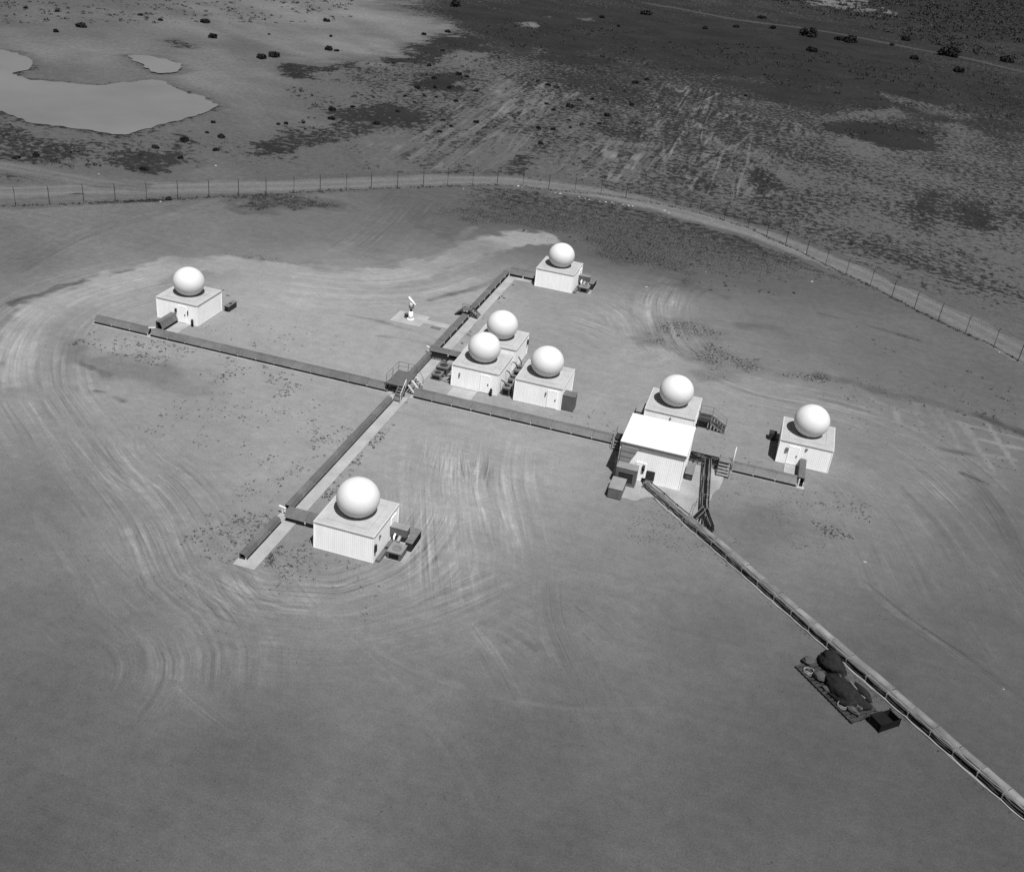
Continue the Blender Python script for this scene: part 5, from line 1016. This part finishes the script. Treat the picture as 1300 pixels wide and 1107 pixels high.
lump('canvas_sack', (44.6, -35.75, 0.36), (0.5, 0.26, 0.24), ta + 0.6, 'sack', 75, None, 'small grey canvas sack between the big bundle and the crate', 'sack')
lump('canvas_sack', (44.0, -33.0, 0.36), (0.65, 0.22, 0.22), ta + 0.2, 'sack', 77, None, 'grey canvas roll between the two big bundles', 'sack')
lump('canvas_sack', (44.2, -36.15, 0.38), (0.75, 0.28, 0.26), ta, 'sack', 29, None, 'long grey canvas roll along the lower edge of the sled', 'sack')
def hose_coil(x, y, r, label):
    b = MB(); pts = [(x + (r - 0.02 * k / 24) * math.cos(k / 24 * 6.28), y + (r - 0.02 * k / 24) * math.sin(k / 24 * 6.28) * 0.8, 0.24 + 0.07 * (k // 24) + 0.04 * math.sin(k * 0.9)) for k in range(72)]
    o = b.tube(pts, 0.04, 6).build('hose_coil', M['duct'], None, smooth=True); tag(o, label, 'hose')
hose_coil(41.0, -33.1, 0.42, 'pale coiled hose at the upper end of the sled')
hose_coil(43.6, -36.0, 0.40, 'pale coiled hose at the lower edge of the sled')
cr_ = thing('dark_crate', 'black slatted crate half covered by a lid at the lower end of the heap', 'crate', (46.0, -35.7, 0))
e1 = Su; e2 = Sn; c0 = Vector((45.55, -36.75, 0))
for a, c, q in ((0, 0, 0), (0, 1.9, 0)):
    pass
for k in range(4):
    z = 0.12 + 0.16 * k
    for p, q in ((c0, c0 + e1 * 1.1), (c0 + e2 * 1.9, c0 + e2 * 1.9 + e1 * 1.1), (c0, c0 + e2 * 1.9), (c0 + e1 * 1.1, c0 + e1 * 1.1 + e2 * 1.9)):
        MB().beam(p + Vector((0, 0, z)), q + Vector((0, 0, z)), 0.04, 0.13).build('board', M['black'], cr_)
for p in (c0, c0 + e1 * 1.1, c0 + e2 * 1.9, c0 + e1 * 1.1 + e2 * 1.9):
    MB().beam(p, p + Vector((0, 0, 0.78)), 0.08, 0.08).build('corner_post', M['black'], cr_)
MB().beam(c0 + e1 * 0.55 + Vector((0, 0, 0.04)), c0 + e1 * 0.55 + e2 * 1.85 + Vector((0, 0, 0.04)), 1.0, 0.06).build('floor', M['black'], cr_)
MB().beam(c0 - e1 * 0.05 + e2 * 0.55 + Vector((0, 0, 0.72)), c0 + e1 * 1.15 + e2 * 0.55 + Vector((0, 0, 0.72)), 1.15, 0.04).build('lid', M['black'], cr_)
for i, (x, y, a) in enumerate(((43.2, -32.9, -0.25), (43.9, -33.0, -0.05))):
    p = Vector((x, y, 0.62 - 0.15 * i)); q = p + Vector((math.cos(ta + a), math.sin(ta + a), -0.12)) * 2.0
    o = MB().tube([p, q], 0.075, 8).build('pipe_length', M['duct'], None, smooth=True)
    tag(o, ('upper', 'lower')[i] + ' pale pipe length between the tarpaulins and the trunk', 'pipe')
for i, (x, y, l_, a) in enumerate(((43.0, -33.6, 1.1, 1.2), (44.6, -34.3, 1.3, 0.9))):
    o = MB().beam((x, y, 0.24), (x + l_ * math.cos(ta + a), y + l_ * math.sin(ta + a), 0.30), 0.22, 0.05).build('loose_board', M['sack'])
    tag(o, ('upper', 'lower')[i] + ' loose grey board lying across the sled behind the big bundle', 'board')

# ---------------------------------------------------------------- perimeter fence
FL = smooth_line(FENCE, 0.4); acc = 0.0; posts = [FL[0]]; line = [FL[0]]
for p, q in zip(FL[:-1], FL[1:]):
    acc += math.hypot(q[0] - p[0], q[1] - p[1])
    if acc >= 4.4: posts.append(q); acc = 0.0
fence = thing('chain_link_fence', 'tall thin chain link fence with posts curving round the yard', 'fence', (0, 80, 0))
def gz(x, y): return float(height(np.array(x), np.array(y)))
for i, (x, y) in enumerate(posts):
    z = gz(x, y); h = 2.45
    l = math.hypot(x - 5, y); ox, oy = (x - 5) / l, y / l
    lean = random.uniform(-0.05, 0.05)
    MB().tube([(x, y, z - 0.1), (x + lean * ox, y + lean * oy, z + h), (x + ox * 0.22, y + oy * 0.22, z + 2.78)], 0.055, 6).build('post', M['dark'], fence)
def mesh_mat():
    m = bpy.data.materials.new('wire_mesh'); m.use_nodes = True
    N = m.node_tree.nodes; L = m.node_tree.links; b = N['Principled BSDF']; out = N['Material Output']
    b.inputs['Base Color'].default_value = (0.12, 0.12, 0.12, 1); b.inputs['Roughness'].default_value = 0.5; b.inputs['Metallic'].default_value = 0.4
    uv = N.new('ShaderNodeUVMap'); sep = N.new('ShaderNodeSeparateXYZ'); L.new(uv.outputs[0], sep.inputs[0])
    def mth(op, a, c=None):
        q = N.new('ShaderNodeMath'); q.operation = op
        for i, z in enumerate((a, c)):
            if z is None: continue
            if isinstance(z, (int, float)): q.inputs[i].default_value = z
            else: L.new(z, q.inputs[i])
        return q.outputs[0]
    def wire(s):
        return mth('LESS_THAN', mth('FRACT', mth('MULTIPLY', s, 14.0)), 0.06)
    k = mth('MAXIMUM', wire(mth('ADD', sep.outputs[0], sep.outputs[1])), wire(mth('SUBTRACT', sep.outputs[0], sep.outputs[1])))
    tr = N.new('ShaderNodeBsdfTransparent'); mx = N.new('ShaderNodeMixShader')
    L.new(k, mx.inputs[0]); L.new(tr.outputs[0], mx.inputs[1]); L.new(b.outputs[0], mx.inputs[2]); L.new(mx.outputs[0], out.inputs['Surface'])
    return m
MW = mesh_mat()
for i, (p, q) in enumerate(zip(posts[:-1], posts[1:])):
    za, zb = gz(*p), gz(*q); L_ = math.hypot(q[0] - p[0], q[1] - p[1])
    o = MB().add([(p[0], p[1], za + 0.04), (q[0], q[1], zb + 0.04), (q[0], q[1], zb + 2.4), (p[0], p[1], za + 2.4)], [(0, 1, 2, 3)]).build('mesh_panel', MW, fence)
    uvl = o.data.uv_layers.new(name='UVMap')
    for li, c in enumerate(((0, 0), (L_, 0), (L_, 2.36), (0, 2.36))): uvl.data[li].uv = (c[0] + i * 4.4, c[1])
for zz, rr, ofs in ((0.06, 0.012, 0), (2.4, 0.018, 0), (2.55, 0.008, 0.08), (2.68, 0.008, 0.15), (2.78, 0.008, 0.21)):
    pts = []
    for x, y in posts:
        l = math.hypot(x - 5, y); pts.append((x + (x - 5) / l * ofs, y + y / l * ofs, gz(x, y) + zz))
    MB().tube(pts, rr, 4).build('wire', M['dark'], fence)

# ---------------------------------------------------------------- vegetation and stones
def leaf_cloud(n, seed, flat=0.75):
    rs = np.random.default_rng(seed); nb = 9
    cen = rs.normal(0, 1, (nb, 3)); cen /= np.linalg.norm(cen, axis=1)[:, None]; cen *= rs.uniform(0.25, 0.62, (nb, 1)); cen[:, 2] = np.abs(cen[:, 2])
    k = rs.integers(0, nb, n); d = rs.normal(0, 1, (n, 3)); d /= np.linalg.norm(d, axis=1)[:, None]
    P = cen[k] + d * (rs.random((n, 1)) ** 0.5) * rs.uniform(0.30, 0.48, (nb, 1))[k]
    P[:, 2] = np.abs(P[:, 2]) * flat * 1.3 + 0.05
    a = rs.normal(0, 1, (n, 3)); a /= np.linalg.norm(a, axis=1)[:, None]; b = np.cross(a, rs.normal(0, 1, (n, 3))); b /= np.linalg.norm(b, axis=1)[:, None]
    s = rs.uniform(0.06, 0.13, (n, 1)); a = a * s; b = b * s * 0.7
    V = np.stack([P - a - b, P + a - b, P + a + b, P - a + b], 1).reshape(-1, 3)
    return V, np.arange(len(V)).reshape(-1, 4)
shrub_proto = []
for s_ in range(6):
    r = thing('shrub', 'x', 'shrub')
    V, F = leaf_cloud(1100, 40 + s_, (0.6, 0.75, 0.55, 0.8, 0.65, 0.7)[s_])
    raw_mesh('crown', V, F, M['leaf'], r)
    b = MB()
    for k in range(5):
        a = k * 1.25 + s_; b.tube([(0, 0, -0.05), (0.12 * math.cos(a), 0.12 * math.sin(a), 0.2), (0.4 * math.cos(a), 0.4 * math.sin(a), 0.5)], 0.035, 5, 0.012)
    b.build('stem', M['bark'], r)
    shrub_proto.append(r)
SH_LAB = {'flat': ('dark shrubs dotted about the pale flat', 'shrubs on the pale flat'),
          'pond': ('dark shrubs between the pond and the fence road', 'shrubs below the pond'),
          'road': ('smaller dark shrubs near the far pale track', 'shrubs by the far track'),
          'mid': ('dark shrubs in the scrub left of the thicket', 'shrubs at the top centre'),
          'east': ('dark shrubs in the thicket round the pale clearing', 'shrubs of the thicket')}
BIG = ['large round dark shrub, leftmost of the big ones by the far track', 'left one of the touching pair of big shrubs by the far track', 'right one of the touching pair of big shrubs by the far track',
       'low dark shrub just below the big round ones', 'largest round dark shrub near the right end of the far track', 'big dark shrub at the right edge of the far plain']
def screen_x(x, y):
    c = cam.matrix_world.inverted() @ Vector((x, y, 0)); return c.x / -c.z
def ordn(n):
    return '%d%s' % (n, 'th' if 10 <= n % 100 <= 20 else {1: 'st', 2: 'nd', 3: 'rd'}.get(n % 10, 'th'))
ORD = {}
for kd in SH_LAB:
    for n_, i in enumerate(sorted((i for i, q in enumerate(SHRUBS) if q[3] == kd), key=lambda i: screen_x(SHRUBS[i][0], SHRUBS[i][1]))): ORD[i] = ordn(n_ + 1) + ' from the left of the '
nbig = 0; used = set()
for i, (x, y, r_, kd) in enumerate(SHRUBS):
    q = i % 6
    o = shrub_proto[q] if q not in used else copy_tree(shrub_proto[q]); used.add(q)
    o.location = (x, y, gz(x, y)); o.rotation_euler = (0, 0, i * 1.9); s_ = r_ * 1.2; o.scale = (s_, s_, s_ * random.uniform(0.85, 1.1))
    if kd == 'big': tag(o, BIG[nbig], 'shrub', 'big shrubs by the far track'); nbig += 1
    elif kd == 'fence': tag(o, 'small dark bush growing against the foot of the fence', 'shrub', 'shrubs below the pond')
    else: tag(o, ORD[i] + SH_LAB[kd][0], 'shrub', SH_LAB[kd][1])

def tufts(name, pos, size, k, mat, label, seed, up=0.9):
    """one mesh of small leafy tufts: pos (n,2), size (n,)"""
    rs = np.random.default_rng(seed); n = len(pos); pos = np.asarray(pos); size = np.asarray(size)[:, None, None]
    c = np.zeros((n, k, 3)); ang = rs.random((n, k)) * 6.283; rad = rs.random((n, k)) ** 0.6
    c[..., 0] = np.cos(ang) * rad; c[..., 1] = np.sin(ang) * rad; c[..., 2] = (1 - rad ** 2) * up * rs.random((n, k))
    c *= size
    a = rs.normal(0, 1, (n, k, 3)); a /= np.linalg.norm(a, axis=2)[..., None]
    b = rs.normal(0, 1, (n, k, 3)); b /= np.linalg.norm(b, axis=2)[..., None]
    s = size * 0.42
    base = np.zeros((n, 1, 3)); base[:, 0, 0] = pos[:, 0]; base[:, 0, 1] = pos[:, 1]; base[:, 0, 2] = height(pos[:, 0], pos[:, 1])
    p = base + c
    T = np.stack([p + a * s, p + b * s, p - (a + b) * s * 0.5], 2)
    T[..., 2] = np.maximum(T[..., 2], base[:, :, None, 2] - 0.02)
    o = raw_mesh(name, T.reshape(-1, 3), np.arange(n * k * 3).reshape(-1, 3), M[mat])
    o['label'] = label; o['kind'] = 'stuff'
    return o
P_ = []; S_ = []
def scatter(x0, x1, y0, y1, n, smin, smax, clump=0.9):
    pts = []
    while len(pts) < n:
        x, y = rng.uniform(x0, x1), rng.uniform(y0, y1)
        if float(fbm(np.array(x), np.array(y), 2.5, 3, 31.0)) > clump * rng.random() - 0.25: pts.append((x, y))
    for q in pts: P_.append(q); S_.append(rng.uniform(smin, smax))
scatter(-3.0, -2.1, -38, -6, 110, 0.06, 0.22); scatter(-10.5, -5.2, -39, -12, 420, 0.05, 0.17); scatter(-3, 0.2, -38, -33, 70, 0.06, 0.2)
scatter(-41, -14, -11, -5.3, 330, 0.05, 0.20); scatter(-1, 8, -41, -34.5, 100, 0.04, 0.15); scatter(38.5, 46, -8, -2, 80, 0.05, 0.16)
scatter(27, 42, -16, -5.5, 260, 0.03, 0.10); scatter(24, 34, -22, -15, 260, 0.03, 0.10); scatter(-31, -15, -3, 6, 60, 0.05, 0.17); scatter(-24, -10, -24, -10, 160, 0.05, 0.16)
scatter(14, 21, -3, 2, 40, 0.05, 0.15); scatter(-3, -2.3, 8, 34, 30, 0.08, 0.22); scatter(28, 36, -3, 12, 45, 0.05, 0.14); scatter(-40, -33, 5, 12, 30, 0.08, 0.2)
scatter(-30, 40, -70, -38, 260, 0.03, 0.09); scatter(36, 60, -45, -10, 110, 0.03, 0.09); scatter(40, 62, 10, 30, 160, 0.05, 0.16)
for t in np.arange(4, 58, 0.55):                                    # weeds along both sides of the trunk
    for nn in (-0.35, 1.35):
        if rng.random() < 0.45:
            p = T0 + Tu * float(t) + Tn * float(nn + rng.normal(0, 0.12)); P_.append((p.x, p.y)); S_.append(rng.uniform(0.05, 0.17))
tufts('weeds', P_, S_, 11, 'weed', 'small dark weeds scattered over the bare yard', 3, 0.6)
P2 = []; S2 = []
for poly, sz in SCRUB:
    a = np.array(poly); lo = a.min(0); hi = a.max(0)
    area = 0.5 * abs(np.dot(a[:, 0], np.roll(a[:, 1], 1)) - np.dot(a[:, 1], np.roll(a[:, 0], 1)))
    n = int(min(6000, area * (0.30 if sz < 0.5 else 0.13)))
    q = rng.uniform(lo, hi, (n * 5, 2)); q = q[inside(q[:, 0], q[:, 1], poly)]
    k = fbm(q[:, 0], q[:, 1], 11.0, 4, 17.0) + 0.25 * rng.random(len(q)) > 0.02
    q = q[k][:n]; P2 += [tuple(z) for z in q]; S2 += list(sz * (0.14 + 0.75 * rng.random(len(q)) ** 2.2))
for x, y in FL:                                                      # weeds along the foot of the fence
    for k in range(2):
        if rng.random() < 0.6: P2.append((x + rng.normal(0, 0.25), y + rng.normal(0, 0.25))); S2.append(rng.uniform(0.10, 0.34))
tufts('scrub', P2, S2, 12, 'weed', 'low dark scrub growing over the ground beyond the yard', 9, 0.7)

rock_me = []
for s_ in range(4):
    rs = np.random.default_rng(70 + s_); bm = bmesh.new(); bmesh.ops.create_icosphere(bm, subdivisions=2, radius=1.0)
    ph = rs.random(6) * 6
    for v_ in bm.verts:
        k = 1 + 0.22 * math.sin(3 * v_.co.x + ph[0]) + 0.2 * math.sin(4 * v_.co.y + ph[1]) + 0.12 * math.sin(7 * v_.co.z + ph[2]); v_.co *= k; v_.co.z *= 0.6
    me = bpy.data.meshes.new('rock'); bm.to_mesh(me); bm.free(); me.materials.append(M['rock']); rock_me.append(me)
RO = {}
for sel in (range(1, 19), [0] + list(range(19, len(ROCKS)))):
    for n_, i in enumerate(sorted(sel, key=lambda i: screen_x(*ROCKS[i]))): RO[i] = ordn(n_ + 1) + ' from the left of the '
for i, (x, y) in enumerate(ROCKS):
    o = link(bpy.data.objects.new('rock', rock_me[i % 4])); d = math.hypot(x - 31, y + 100)
    s_ = (0.00075 * d) * random.uniform(0.6, 1.3); o.location = (x, y, gz(x, y) + s_ * 0.3); o.scale = (s_ * 1.5, s_, s_ * 0.9); o.rotation_euler = (0, 0, i * 2.3)
    if i < 19 and i != 0: tag(o, RO[i] + 'pale rocks in the line along the fence', 'rock', 'pale rocks along the fence')
    else: tag(o, RO[i] + 'lone pale rocks on open ground', 'rock', 'lone pale rocks')
bpy.context.view_layer.update()
